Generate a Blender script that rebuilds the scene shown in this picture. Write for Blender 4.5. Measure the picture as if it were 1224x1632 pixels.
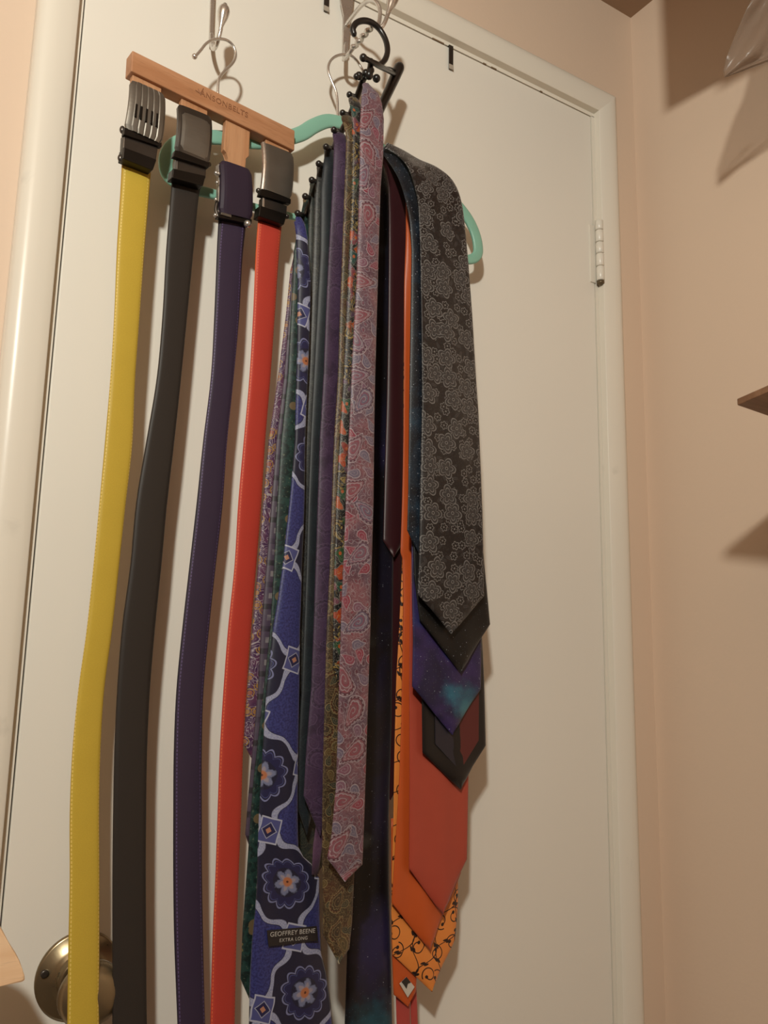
import bpy, bmesh, math, random
import numpy as np
from mathutils import Vector, Matrix
random.seed(4)
for o in list(bpy.data.objects): bpy.data.objects.remove(o)
S = bpy.context.scene
COL = S.collection

# ---------------------------------------------------------------- camera
F = 1320.0                                    # focal length in pixels of the 1224 x 1632 frame
up = np.array([151., -7716., F]); up /= np.linalg.norm(up)
kx = 0.4866; kc = -779 - kx*7.6
hx = -(up[1]*kc + up[2]*F)/(up[0] + up[1]*kx)
rr = np.array([hx, kc + kx*hx, F]); rr /= np.linalg.norm(rr)
nn = np.cross(up, rr)
R3 = np.array([rr, nn, up])                   # world axes seen from the camera (x right, y down, z forward)
CAM = np.array([-0.13211, -0.84541, 1.18347])
cam = bpy.data.cameras.new('camera'); co = bpy.data.objects.new('camera', cam); COL.objects.link(co)
M = Matrix.Identity(4)
ax = R3 @ np.array([[1, 0, 0], [0, -1, 0], [0, 0, -1]]).T
for i in range(3):
    for j in range(3): M[i][j] = ax[i][j]
    M[i][3] = CAM[i]
co.matrix_world = M
cam.sensor_fit = 'VERTICAL'; cam.sensor_height = 24.0; cam.lens = 24.0*F/1632.0
cam.clip_start = 0.01
S.camera = co

# ---------------------------------------------------------------- light
LIGHT = (-0.50, -1.24, 1.93)
w = bpy.data.worlds.new('world'); S.world = w; w.use_nodes = True
w.node_tree.nodes['Background'].inputs[0].default_value = (1.0, 0.9, 0.8, 1)
w.node_tree.nodes['Background'].inputs[1].default_value = 0.02
l = bpy.data.lights.new('closet_bulb', 'POINT'); l.energy = 59; l.color = (1.0, 1.0, 0.90); l.shadow_soft_size = 0.04
lo = bpy.data.objects.new('closet_bulb', l); lo.location = LIGHT; COL.objects.link(lo)
S.view_settings.view_transform = 'Standard'; S.view_settings.look = 'None'
S.view_settings.exposure = 0.0; S.view_settings.gamma = 1.0; S.view_settings.use_curve_mapping = False

# ---------------------------------------------------------------- geometry helpers
def ray(px, py): return R3 @ np.array([px - 612., py - 816., F])
class Plane:
    """a vertical plane through p0; nrm points toward the viewer"""
    def __init__(s, p0, nrm): s.p0 = np.array(p0, float); n = np.array(nrm, float); s.n = n/np.linalg.norm(n)
    def at(s, px, py, off=0.0):
        d = ray(px, py); q = s.p0 + s.n*off
        return CAM + d*(np.dot(q - CAM, s.n)/np.dot(d, s.n))
DOORP = Plane((0, 0, 0), (0, -1, 0))
def P(px, py, y=0.0): return DOORP.at(px, py, -y)

def srgb(r, g, b):
    f = lambda c: (c/255/12.92) if c/255 <= .04045 else ((c/255 + .055)/1.055)**2.4
    return (f(r), f(g), f(b), 1)

def link(name, me, mats, parent=None, smooth=False):
    o = bpy.data.objects.new(name, me); COL.objects.link(o)
    for m_ in (mats if isinstance(mats, (list, tuple)) else [mats]): me.materials.append(m_)
    if parent is not None: o.parent = parent
    if smooth:
        for p in me.polygons: p.use_smooth = True
    return o
def from_bm(name, bm, mat, parent=None, smooth=False):
    bmesh.ops.recalc_face_normals(bm, faces=bm.faces)
    me = bpy.data.meshes.new(name); bm.to_mesh(me); bm.free()
    return link(name, me, mat, parent, smooth)
def recenter(o):
    me = o.data
    vs = np.empty(len(me.vertices)*3); me.vertices.foreach_get('co', vs); vs = vs.reshape(-1, 3)
    c = vs.mean(0); vs -= c; me.vertices.foreach_set('co', vs.ravel()); me.update()
    o.location = o.location + Vector(c)
def thing(name, label, cat, loc=(0, 0, 0), group=None):
    o = bpy.data.objects.new(name, None); COL.objects.link(o); o.empty_display_size = .02
    o['label'] = label; o['category'] = cat
    if group: o['group'] = group
    return o
def tag(o, label, cat, group=None):
    o['label'] = label; o['category'] = cat
    if group: o['group'] = group
    return o
def bm_box(bm, a, b, bev=0.0):
    a = Vector(a); b = Vector(b); c = (a + b)/2; d = b - a
    r = bmesh.ops.create_cube(bm, size=1, matrix=Matrix.Translation(c) @ Matrix.Diagonal((abs(d.x), abs(d.y), abs(d.z), 1)))
    if bev > 0:
        es = list({e for v in r['verts'] for e in v.link_edges})
        bmesh.ops.bevel(bm, geom=es, offset=bev, segments=2, affect='EDGES', profile=.5)
def bm_prism(bm, pts, nrm, th, bev=0.0):
    """polygon (world points) extruded by th along -nrm"""
    n = Vector(nrm).normalized()
    v1 = [bm.verts.new(Vector(p)) for p in pts]; v2 = [bm.verts.new(Vector(p) - n*th) for p in pts]
    fs = [bm.faces.new(v1), bm.faces.new(v2[::-1])]
    k = len(pts)
    for i in range(k): fs.append(bm.faces.new([v1[i], v2[i], v2[(i+1) % k], v1[(i+1) % k]]))
    if bev > 0:
        es = list({e for f in fs for e in f.edges})
        bmesh.ops.bevel(bm, geom=es, offset=bev, segments=2, affect='EDGES', profile=.5)
def catmull(pts, n=6):
    pts = [np.array(p, float) for p in pts]; out = []
    q = [2*pts[0]-pts[1]] + pts + [2*pts[-1]-pts[-2]]
    for i in range(1, len(q)-2):
        for k in range(n):
            t = k/n
            out.append(.5*((2*q[i]) + (-q[i-1]+q[i+1])*t + (2*q[i-1]-5*q[i]+4*q[i+1]-q[i+2])*t*t + (-q[i-1]+3*q[i]-3*q[i+1]+q[i+2])*t**3))
    out.append(pts[-1]); return out
def bm_tube(bm, pts, rad, seg=10, smooth=6, flat=None):
    """round tube through points; rad = number or list per control point; rounded ends"""
    k = len(pts)
    if not isinstance(rad, (list, tuple)): rad = [rad]*k
    P4 = [np.append(np.array(p, float), r) for p, r in zip(pts, rad)]
    C = catmull(P4, smooth) if smooth > 1 else P4
    ctr = [c[:3] for c in C]; rs = [max(1e-5, c[3]) for c in C]
    rings = []; prev = None
    for i, c in enumerate(ctr):
        t = (ctr[min(i+1, len(ctr)-1)] - ctr[max(i-1, 0)]); t = t/(np.linalg.norm(t)+1e-12)
        if prev is None:
            a = np.cross(t, (0, 0, 1.)); a = a if np.linalg.norm(a) > .1 else np.cross(t, (1., 0, 0))
        else: a = prev - t*np.dot(prev, t)
        a /= np.linalg.norm(a); prev = a; b = np.cross(t, a)
        def ring(cc, r): return [bm.verts.new(cc + r*(a*math.cos(2*math.pi*j/seg) + b*math.sin(2*math.pi*j/seg))) for j in range(seg)]
        if i == 0:
            for f_, g_ in ((.98, .25), (.7, .75)): rings.append(ring(c - t*rs[0]*f_, rs[0]*g_))
        rings.append(ring(c, rs[i]))
        if i == len(ctr)-1:
            for f_, g_ in ((.7, .75), (.98, .25)): rings.append(ring(c + t*rs[-1]*f_, rs[-1]*g_))
    for r1, r2 in zip(rings, rings[1:]):
        for j in range(seg): bm.faces.new([r1[j], r1[(j+1) % seg], r2[(j+1) % seg], r2[j]])
    bm.faces.new(rings[0][::-1]); bm.faces.new(rings[-1])
def tube(name, pts, rad, mat, parent=None, seg=10, smooth=6):
    bm = bmesh.new(); bm_tube(bm, pts, rad, seg, smooth); return from_bm(name, bm, mat, parent, True)
def ball(name, c, r, mat, parent=None, sc=(1, 1, 1), seg=14):
    bm = bmesh.new(); bmesh.ops.create_uvsphere(bm, u_segments=seg, v_segments=seg//2+1, radius=r,
        matrix=Matrix.Translation(Vector(c)) @ Matrix.Diagonal((*sc, 1)))
    return from_bm(name, bm, mat, parent, True)
def lathe(name, c, prof, mat, parent=None, seg=40, axis=(0, -1, 0)):
    """profile of (radius, height) turned about axis through c"""
    a = Vector(axis).normalized(); u = a.orthogonal().normalized(); v = a.cross(u); c = Vector(c)
    bm = bmesh.new(); rings = []
    for r, h in prof: rings.append([bm.verts.new(c + a*h + max(r, 1e-5)*(u*math.cos(2*math.pi*j/seg) + v*math.sin(2*math.pi*j/seg))) for j in range(seg)])
    for r1, r2 in zip(rings, rings[1:]):
        for j in range(seg): bm.faces.new([r1[j], r1[(j+1) % seg], r2[(j+1) % seg], r2[j]])
    bm.faces.new(rings[0][::-1]); bm.faces.new(rings[-1])
    return from_bm(name, bm, mat, parent, True)

def loft(name, rows, th, mat, parent=None, nu=9, crown=0.0, yfun=None, power=4.0):
    """cloth or leather band. rows: (left point, right point) in world space.
    the section is a closed, softly rounded loop of thickness th; uv in centimetres (u across from the middle, v along)"""
    secs = []; k = nu
    us = [-math.cos(math.pi*i/(k-1)) for i in range(k)]
    loop = [(u, 1) for u in us] + [(u, -1) for u in us[-2:0:-1]]
    verts = []; uvs = []; vlen = 0; prevc = None
    L0 = len(loop)
    for ri, (a, b) in enumerate(rows):
        a = np.array(a, float); b = np.array(b, float); c = (a+b)/2; h = (b-a)/2
        hl = np.linalg.norm(h)
        if prevc is not None: vlen += np.linalg.norm(c - prevc)
        prevc = c
        hh = h/hl if hl > 1e-6 else np.array([1., 0, 0])
        fn = np.array([hh[1], -hh[0], 0.]); fn = fn/np.linalg.norm(fn) if np.linalg.norm(fn) > 1e-6 else np.array([0, -1., 0])
        if fn[1] > 0: fn = -fn
        tt = min(th, max(hl*.8, th*.25))
        for (u, s) in loop:
            e = (max(0, 1 - abs(u)**power))**.5
            off = s*tt/2*e + crown*(1 - u*u)
            if yfun: off += yfun(u*hl, c[2])
            verts.append(c + h*u + fn*off); uvs.append((u*hl*100, -vlen*100))
    faces = []
    for i in range(len(rows)-1):
        for j in range(L0):
            j2 = (j+1) % L0
            faces.append((i*L0+j, (i+1)*L0+j, (i+1)*L0+j2, i*L0+j2))
    faces.append(tuple(range(L0))); faces.append(tuple((len(rows)-1)*L0 + j for j in range(L0))[::-1])
    me = bpy.data.meshes.new(name); me.from_pydata([tuple(v) for v in verts], [], faces)
    uvl = me.uv_layers.new(name='UVMap')
    uu = np.array(uvs)
    li = np.empty(len(me.loops), int); me.loops.foreach_get('vertex_index', li)
    uvl.data.foreach_set('uv', uu[li].ravel())
    return link(name, me, mat, parent, True)

def edge_world(pts, y):
    w_ = [P(px, py, y) for px, py in pts]
    return np.array([p[2] for p in w_]), np.array([p[0] for p in w_])
def band_rows(Lp, Rp, y, step=.012, ytop=None, soft=True):
    """two traced edges on a plane parallel to the door -> rows of equal height"""
    zl, xl = edge_world(Lp, y); zr, xr = edge_world(Rp, y)
    top = min(zl[0], zr[0]); bot = max(zl[-1], zr[-1])
    zs = set(np.arange(bot, top, step).tolist() + [top, bot])
    for q in list(zl) + list(zr):
        if bot < q < top: zs.add(float(q))
    zs = sorted(zs, reverse=True)
    out = []; last = None
    for z in zs:
        if last is not None and abs(last - z) < 1e-4: continue
        last = z
        a = np.interp(-z, -zl, xl); b = np.interp(-z, -zr, xr)
        out.append([z, a, b])
    if soft:                                       # round the traced kinks a little, not at the tip
        A = np.array(out)
        out = A.tolist()
    rows = []
    for z, a, b in out:
        yy = y
        if ytop is not None:
            d = top - z
            if d < .03: yy = y + ytop*(1 - d/.03)**2
        rows.append(((a, yy, z), (b, yy, z)))
    return rows

# ---------------------------------------------------------------- node expression helpers
class Sh:
    def __init__(s, name):
        s.m = bpy.data.materials.new(name); s.m.use_nodes = True; s.nt = s.m.node_tree
        s.b = s.nt.nodes['Principled BSDF']
    def node(s, t, **kw):
        n = s.nt.nodes.new(t)
        for k_, v_ in kw.items(): setattr(n, k_, v_)
        return n
    def put(s, sock, v):
        if isinstance(v, X): v = v.s
        if hasattr(v, 'node'): s.nt.links.new(v, sock)
        else: sock.default_value = v
    def math(s, op, a, b=None, c=None):
        n = s.node('ShaderNodeMath', operation=op)
        s.put(n.inputs[0], a)
        if b is not None: s.put(n.inputs[1], b)
        if c is not None: s.put(n.inputs[2], c)
        return X(s, n.outputs[0])
    def uv(s):
        n = s.node('ShaderNodeUVMap'); sp = s.node('ShaderNodeSeparateXYZ'); s.nt.links.new(n.outputs[0], sp.inputs[0])
        return X(s, sp.outputs[0]), X(s, sp.outputs[1])
    def obj(s):
        n = s.node('ShaderNodeNewGeometry'); sp = s.node('ShaderNodeSeparateXYZ'); s.nt.links.new(n.outputs['Position'], sp.inputs[0])
        return X(s, sp.outputs[0]), X(s, sp.outputs[1]), X(s, sp.outputs[2])
    def vec(s, x, y, z=0.0):
        n = s.node('ShaderNodeCombineXYZ')
        for i, q in enumerate((x, y, z)): s.put(n.inputs[i], q)
        return n.outputs[0]
    def noise(s, x, y, sc, det=2.0, z=0.0, dist=0.0):
        n = s.node('ShaderNodeTexNoise'); s.nt.links.new(s.vec(x, y, z), n.inputs['Vector'])
        n.inputs['Scale'].default_value = sc; n.inputs['Detail'].default_value = det; n.inputs['Distortion'].default_value = dist
        return X(s, n.outputs[0])
    def voro(s, x, y, sc, rnd=1.0, feat='F1'):
        """-> distance, local x, local y (cell units), random a, b, c"""
        n = s.node('ShaderNodeTexVoronoi', voronoi_dimensions='2D', feature=feat)
        xs, ys = x*sc, y*sc
        s.nt.links.new(s.vec(xs, ys), n.inputs['Vector']); n.inputs['Scale'].default_value = 1.0; n.inputs['Randomness'].default_value = rnd
        if feat != 'F1': return X(s, n.outputs['Distance'])
        sp = s.node('ShaderNodeSeparateXYZ'); s.nt.links.new(n.outputs['Position'], sp.inputs[0])
        sc_ = s.node('ShaderNodeSeparateColor'); s.nt.links.new(n.outputs['Color'], sc_.inputs[0])
        return (X(s, n.outputs['Distance']), xs - X(s, sp.outputs[0]), ys - X(s, sp.outputs[1]),
                X(s, sc_.outputs[0]), X(s, sc_.outputs[1]), X(s, sc_.outputs[2]))
    def ss(s, a, b, x):
        n = s.node('ShaderNodeMapRange', interpolation_type='SMOOTHSTEP')
        s.put(n.inputs['Value'], x); s.put(n.inputs['From Min'], a); s.put(n.inputs['From Max'], b)
        return X(s, n.outputs[0])
    def mix(s, f, a, b):
        n = s.node('ShaderNodeMix', data_type='RGBA')
        s.put(n.inputs[0], f); s.put(n.inputs[6], a); s.put(n.inputs[7], b)
        return n.outputs[2]
    def ramp(s, f, stops):
        n = s.node('ShaderNodeValToRGB'); el = n.color_ramp.elements
        while len(el) < len(stops): el.new(.5)
        for e, (p, c) in zip(el, stops): e.position = p; e.color = c
        s.put(n.inputs[0], f); return n.outputs[0]
    def bump(s, h, st=.3, dist=.001):
        n = s.node('ShaderNodeBump'); n.inputs['Strength'].default_value = st; n.inputs['Distance'].default_value = dist
        s.put(n.inputs['Height'], h); s.nt.links.new(n.outputs[0], s.b.inputs['Normal'])
    def done(s, col, rough=.5, metal=0.0, spec=.5, sheen=0.0):
        s.put(s.b.inputs['Base Color'], col); s.put(s.b.inputs['Roughness'], rough); s.b.inputs['Metallic'].default_value = metal
        s.b.inputs['Specular IOR Level'].default_value = spec
        if sheen: s.b.inputs['Sheen Weight'].default_value = sheen; s.b.inputs['Sheen Roughness'].default_value = .4
        return s.m
class X:
    def __init__(s, sh, sock): s.sh = sh; s.s = sock
    def __add__(s, o): return s.sh.math('ADD', s, o)
    __radd__ = __add__
    def __sub__(s, o): return s.sh.math('SUBTRACT', s, o)
    def __rsub__(s, o): return s.sh.math('SUBTRACT', o, s)
    def __mul__(s, o): return s.sh.math('MULTIPLY', s, o)
    __rmul__ = __mul__
    def __truediv__(s, o): return s.sh.math('DIVIDE', s, o)
    def __pow__(s, o): return s.sh.math('POWER', s, o)
    def sin(s): return s.sh.math('SINE', s)
    def cos(s): return s.sh.math('COSINE', s)
    def abs(s): return s.sh.math('ABSOLUTE', s)
    def fract(s): return s.sh.math('FRACT', s)
    def floor(s): return s.sh.math('FLOOR', s)
    def sqrt(s): return s.sh.math('SQRT', s)
    def lt(s, o): return s.sh.math('LESS_THAN', s, o)
    def gt(s, o): return s.sh.math('GREATER_THAN', s, o)
    def max(s, o): return s.sh.math('MAXIMUM', s, o)
    def min(s, o): return s.sh.math('MINIMUM', s, o)
    def atan2(s, o): return s.sh.math('ARCTAN2', s, o)
    def mod(s, o): return s.sh.math('FLOORED_MODULO', s, o)
TAU = 2*math.pi
def rot(x, y, a):
    if isinstance(a, (int, float)): c, s_ = math.cos(a), math.sin(a); return x*c - y*s_, x*s_ + y*c
    c, s_ = a.cos(), a.sin(); return x*c - y*s_, x*s_ + y*c

def simple(name, c, rough=.5, metal=0.0, spec=.5, nvar=.06, nsc=30, bump=0.0, sheen=0.0):
    s = Sh(name); x, y, z = s.obj()
    n = s.noise(x, y, nsc, 3, z)
    d = tuple(max(0, v*(1-nvar)) for v in c[:3]) + (1,); u_ = tuple(min(1, v*(1+nvar)) for v in c[:3]) + (1,)
    if bump: s.bump(s.noise(x, y, nsc*14, 2, z), bump, .0006)
    return s.done(s.mix(n, d, u_), rough, metal, spec, sheen)

# paint and setting
def paint(name, c, rough=.6, bsc=220, bst=.12, marks=0.0):
    s = Sh(name); x, y, z = s.obj()
    n = s.noise(x, y, 2.5, 3, z)
    col = s.mix(n, tuple(v*.96 for v in c[:3])+(1,), tuple(min(1, v*1.03) for v in c[:3])+(1,))
    if marks:
        d = s.noise(x, y, 14, 5, z, .6)
        k = s.ss(.66, .74, d)*marks
        col = s.mix(k, col, tuple(v*.55 for v in c[:3])+(1,))
    s.bump(s.noise(x, y, bsc, 2, z), bst, .0006)
    return s.done(col, rough, 0, .35)
M_WALL = paint('peach_wall_paint', srgb(220, 196, 174), .62, 160, .25)
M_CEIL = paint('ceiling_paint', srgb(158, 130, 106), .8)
M_DOOR = paint('door_paint', srgb(231, 226, 216), .42, 300, .06)
M_TRIM = paint('trim_paint', srgb(229, 222, 209), .3, 120, .10, marks=.22)
M_FLOOR = paint('floor_carpet', srgb(98, 84, 72), .9, 400, .5)
M_DARK = simple('shadow_gap', srgb(60, 48, 38), .8)
M_HINGE = simple('painted_hinge', srgb(226, 220, 208), .3)

# ---------------------------------------------------------------- the setting
XR, XL, YB, ZC = .864, -2.1, -3.6, 2.255
def struct(name, o): o['kind'] = 'structure'; return o
def box_obj(name, a, b, mat, parent=None, bev=0.0):
    bm = bmesh.new(); bm_box(bm, a, b, bev); return from_bm(name, bm, mat, parent)
W, H = .762, 2.03
# the wall round the door, one mesh with the opening cut out
bm = bmesh.new()
for a, b in (((XL-.1, 0, 0), (-.02, .11, ZC)), ((W+.02, 0, 0), (XR+.1, .11, ZC)), ((-.02, 0, H+.02), (W+.02, .11, ZC))): bm_box(bm, a, b)
struct('', from_bm('wall_front', bm, M_WALL))
struct('', box_obj('wall_right', (XR, YB-.1, 0), (XR+.1, 0, ZC), M_WALL))
M_FAR = paint('bounce_cut_wall_paint', srgb(150, 126, 108), .7)  # unseen walls coloured darker than the peach to reduce bounced light
struct('', box_obj('wall_left', (XL-.1, YB-.1, 0), (XL, 0, ZC), M_FAR))
struct('', box_obj('wall_back', (XL, YB-.1, 0), (XR, YB, ZC), M_FAR))
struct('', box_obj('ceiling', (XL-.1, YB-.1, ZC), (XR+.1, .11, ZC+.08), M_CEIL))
struct('', box_obj('floor', (XL-.1, YB-.1, -.08), (XR+.1, .11, 0), M_FLOOR))
# jamb (frame inside the opening), its face flush with the wall
bm = bmesh.new()
bm_box(bm, (-.02, -.0005, 0), (-.0016, .11, H+.0013)); bm_box(bm, (W+.0014, -.0005, 0), (W+.02, .11, H+.0022)); bm_box(bm, (-.02, -.0005, H+.0013), (W+.02, .11, H+.02))
bm_box(bm, (-.003, .042, 0), (.012, .055, H)); bm_box(bm, (W-.012, .042, 0), (W+.003, .055, H)); bm_box(bm, (-.003, .042, H-.012), (W+.003, .055, H+.003))
struct('', from_bm('trim_1', bm, M_TRIM))
# casing: a rounded profile mitred round the three sides
prof = [(0, 0), (0, .0105), (.0014, .0118), (.008, .0135), (.017, .0158), (.026, .0168), (.031, .0162), (.0355, .0142), (.039, .010), (.0402, .004), (.0402, 0)]
bm = bmesh.new(); rings = []
REV = .0075
for (cx, cz, sx, sz) in ((-REV, 0, -1, 0), (-REV, H+REV, -1, 1), (W+REV, H+REV, 1, 1), (W+REV, 0, 1, 0)):
    rings.append([bm.verts.new((cx + sx*d, -.0006 - h, cz + sz*d)) for d, h in prof])
for r1, r2 in zip(rings, rings[1:]):
    for j in range(len(prof)-1): bm.faces.new([r1[j], r1[j+1], r2[j+1], r2[j]])
tr = struct('', from_bm('trim_2', bm, M_TRIM))
NP = len(prof) - 1
for k_, p in enumerate(tr.data.polygons): p.use_smooth = (k_ % NP) not in (0,)
for e in tr.data.edges:
    v1, v2 = [tr.data.vertices[i].co for i in e.vertices]
    if abs(v1.x-v2.x) > .0001 and abs(v1.z-v2.z) > .0001 and (v1-v2).length < .03: e.use_edge_sharp = True
# the door leaf
door = struct('', box_obj('door_1', (0, 0, .008), (W, .035, H), M_DOOR, bev=.0012))
M_CHIP = simple('chipped_paint', srgb(120, 98, 74), .8)
# chipped paint along the gap over the door
for (x0, x1) in ((.455, .475), (.545, .551), (.56, .57), (.655, .66)):
    box_obj('paint_chip', (x0, -.0006, H+.0003), (x1, .004, H+.0024), M_CHIP, door)
# hinge (painted over)
hz = [P(955, yy, -.01)[2] for yy in (350, 366, 385, 403, 423, 446)]
hx0 = W + .0045
hinge = box_obj('hinge', (W-.010, -.0022, P(948, 452, 0)[2]), (W+.001, .0005, P(948, 362, 0)[2]), M_HINGE, door, .0006)
for i in range(5):
    lathe('knuckle', (hx0, -.008, hz[i+1]+.0007), [(.0056, 0), (.0062, .0006), (.0062, hz[i]-hz[i+1]-.002), (.0056, hz[i]-hz[i+1]-.0014)], M_HINGE, hinge, 18, (0, 0, 1))
lathe('hinge_pin', (hx0, -.008, hz[5]-.006), [(.003, 0), (.0058, .002), (.0058, .0058)], simple('hinge_pin_metal', srgb(105, 90, 68), .4, .5), hinge, 16, (0, 0, 1))

# ---------------------------------------------------------------- metals, wood, plastics
def metal(name, c, rough, nsc=60):
    s = Sh(name); x, y, z = s.obj(); n = s.noise(x, y, nsc, 3, z)
    return s.done(s.mix(n, tuple(v*.85 for v in c[:3])+(1,), c), s.ss(0, 1, n)*.12 + rough, .85)
M_CHROME = metal('chrome', srgb(225, 220, 214), .2)
M_BRASS = metal('antique_nickel_brass', srgb(150, 134, 106), .24)
M_GUN = metal('gunmetal', srgb(95, 90, 86), .25)
M_GUNF = metal('brushed_gunmetal', srgb(132, 126, 118), .4)
M_GUND = metal('dark_gunmetal', srgb(52, 48, 45), .3)
M_BLACKP = simple('black_plastic', srgb(30, 27, 26), .3, spec=.6)
M_GREEN = simple('mint_plastic', srgb(134, 184, 164), .4)
def wood(name, c1, c2, axis='x', sc=1.0):
    s = Sh(name); x, y, z = s.obj()
    n = s.noise(x*6, y*60, 1.0*sc, 4, z*70, .4) if axis == 'x' else s.noise(x*70, y*60, 1.0*sc, 4, z*6, .4)
    f = s.noise(x*40, y*400, 1.0, 2, z*500) if axis == 'x' else s.noise(x*500, y*400, 1.0, 2, z*40)
    col = s.mix(s.ss(.3, .7, n), c1, c2); col = s.mix(s.ss(.52, .75, f)*.35, col, tuple(v*.6 for v in c1[:3])+(1,))
    return s.done(col, .48)
M_BEECH = wood('beech_wood', srgb(170, 118, 82), srgb(188, 138, 102))
M_BEECHV = wood('beech_wood_upright', srgb(178, 126, 88), srgb(194, 146, 108), 'z')
M_PINE = wood('pale_pine', srgb(226, 184, 142), srgb(240, 204, 166))
M_SHELF = wood('brown_shelf_wood', srgb(128, 92, 66), srgb(150, 112, 84))

# door knob and its rose
kc_ = P(124, 1553, 0)
rose = [(.036, 0), (.038, .001), (.038, .0025), (.036, .004), (.026, .0055), (.0245, .008), (.0215, .0095), (.0205, .011), (.0195, .0165), (.018, .0175), (.015, .0165), (.0125, .016)]
kn = lathe('door_knob', (kc_[0], 0, kc_[2]), rose, M_BRASS, door, 56)
lathe('knob_grip', (kc_[0], 0, kc_[2]), [(.012, .015), (.011, .032), (.016, .036), (.0245, .041), (.0275, .048), (.0275, .053), (.024, .059), (.014, .063), (.001, .064)], M_BRASS, kn, 40)
sc_ = P(71, 1552, -.005)
lathe('screw', (sc_[0], 0, sc_[2]), [(.0036, .0), (.0036, .0064), (.0028, .0072), (.0006, .0066)], M_GUN, kn, 14)

# ---------------------------------------------------------------- over-door metal hooks
def teardrop(name, a, b, r, mat, parent):
    a = np.array(a); b = np.array(b); L_ = [a + (b-a)*t for t in (0, .25, .5, .75, .93, 1)]
    return tube(name, L_, [r*.28, r*.5, r*.85, r, r*.8, r*.45], mat, parent, 14, 4)
h1 = thing('coat_hook', 'chrome wire coat hook with teardrop end holding the wooden belt hanger', 'hook')
bm = bmesh.new()
bm_prism(bm, [P(337, -40, -.010), P(344, -40, -.010), P(340, 70, -.010), P(333.5, 68, -.010)], (0, -1, 0), .0035, .0008)
from_bm('strap', bm, M_CHROME, h1)
tube('hook_wire', [P(337, 55, -.010), P(337.5, 72, -.014), P(340, 78, -.026), P(344, 74, -.040), P(348, 62, -.048), P(352, 46, -.052)], .0024, M_CHROME, h1)
teardrop('hook_tip', P(351, 48, -.052), P(358.5, 9, -.056), .0066, M_CHROME, h1)
h2 = thing('coat_hook', 'double chrome wire coat hook at the door top holding green and black hangers', 'hook')
bm = bmesh.new()
bm_prism(bm, [P(541, -30, -.010), P(566, -30, -.010), P(563, 12, -.010), P(558, 26, -.010), P(556, 86, -.010), P(546, 88, -.010), P(549, 26, -.010), P(543, 2, -.010)], (0, -1, 0), .003, .0008)
from_bm('strap', bm, M_CHROME, h2)
tube('hook_wire', [P(551, 70, -.010), P(550, 88, -.014), P(549, 94, -.030), P(556, 86, -.046), P(563, 76, -.054)], .0026, M_CHROME, h2)
tw = []
for i in range(9):
    t = i/8; tw.append(P(563 + 30*t + (2 if i % 2 else -1), 76 - 34*t + (1 if i % 2 else -1), -.054 - .04*t))
tube('hook_wire', tw, [.0026 if i % 2 else .0034 for i in range(9)], M_CHROME, h2, 10, 4)
tube('hook_wire', [P(553, 38, -.012), P(562, 26, -.03), P(575, 10, -.06), P(588, 1, -.075), P(598, 2, -.085), P(605, 14, -.088), P(605, 30, -.088), P(603, 41, -.089), P(608, 43, -.091), P(613, 36, -.093), P(619, 20, -.094)], .0026, M_CHROME, h2)
teardrop('hook_tip', P(617, 24, -.094), P(630, -12, -.096), .0070, M_CHROME, h2)
for (cx, cy, lab) in ((520.5, -8, 'steel clip over the door top beside the hooks'), (718.5, 84, 'steel clip over the door top nearest the hinges')):
    t = thing('over_door_clip', lab, 'clip')
    p = P(cx, cy, -.002); xz = p[0]; hw = .0036
    zb = P(cx, cy + 26, -.003)[2]
    bm = bmesh.new(); bm_box(bm, (xz-hw, -.0032, zb), (xz+hw, -.0016, H+.0016), .0004); bm_box(bm, (xz-hw, -.0032, H+.0004), (xz+hw, .034, H+.0018), .0003)
    from_bm('strip', bm, M_GUN, t)
    bm = bmesh.new(); bm_box(bm, (xz-hw-.0002, -.0038, zb-.0002), (xz+hw+.0002, -.0030, zb+.007), .0003); from_bm('clip_tip', bm, simple('pale_clip_tip', srgb(170, 160, 146), .5), t)  # paler piece over the clip's lower end

# ---------------------------------------------------------------- wooden belt hanger
BA = P(205, 90, -.072); BB = P(468, 215, -.048)
bdir = BB - BA; bdir[2] = 0; bdir /= np.linalg.norm(bdir)
bn = np.array([bdir[1], -bdir[0], 0]); bn = bn if bn[1] < 0 else -bn
BP = Plane(BA, bn)
hang = thing('belt_hanger', 'beech wood belt hanger with a long bar, prongs and engraved lettering', 'hanger')
bm = bmesh.new(); bm_prism(bm, [BP.at(211, 80), BP.at(470, 208), BP.at(469.5, 240), BP.at(209, 113)], bn, .016, .0010)
from_bm('bar', bm, M_BEECH, hang)
def prong(px):
    bm = bmesh.new(); bm_prism(bm, [BP.at(a, b, -.004) for a, b in px], bn, .007, .0006); return from_bm('prong', bm, M_BEECHV, hang)
prong([(212, 108), (258, 130), (256, 170), (247, 176), (245, 233), (212, 218), (214, 158), (210, 150)])
prong([(290, 146), (331, 166), (330, 205), (321, 210), (319, 264), (289, 251), (292, 196), (288, 188)])
prong([(361, 180), (399, 199), (397, 249), (391, 252), (389, 300), (362, 290), (364, 252), (361, 243), (356.5, 238)])
prong([(424, 210), (461, 228), (460, 270), (453, 275), (452, 323), (425, 311), (427, 258), (423, 250)])
tube('hook', [BP.at(347, 150, -.008), BP.at(347.5, 135, -.008), BP.at(349.5, 124, -.008), BP.at(357, 114, -.008), BP.at(366, 106, -.008), BP.at(373, 97, -.008), BP.at(375.5, 86, -.008), BP.at(372, 74, -.008), BP.at(363, 65, -.008), BP.at(351, 62, -.008), BP.at(338, 64, -.008), BP.at(328, 70, -.008), BP.at(320, 80, -.008), BP.at(312, 89, -.008)], .0016, M_CHROME, hang, 10, 5)
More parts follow.
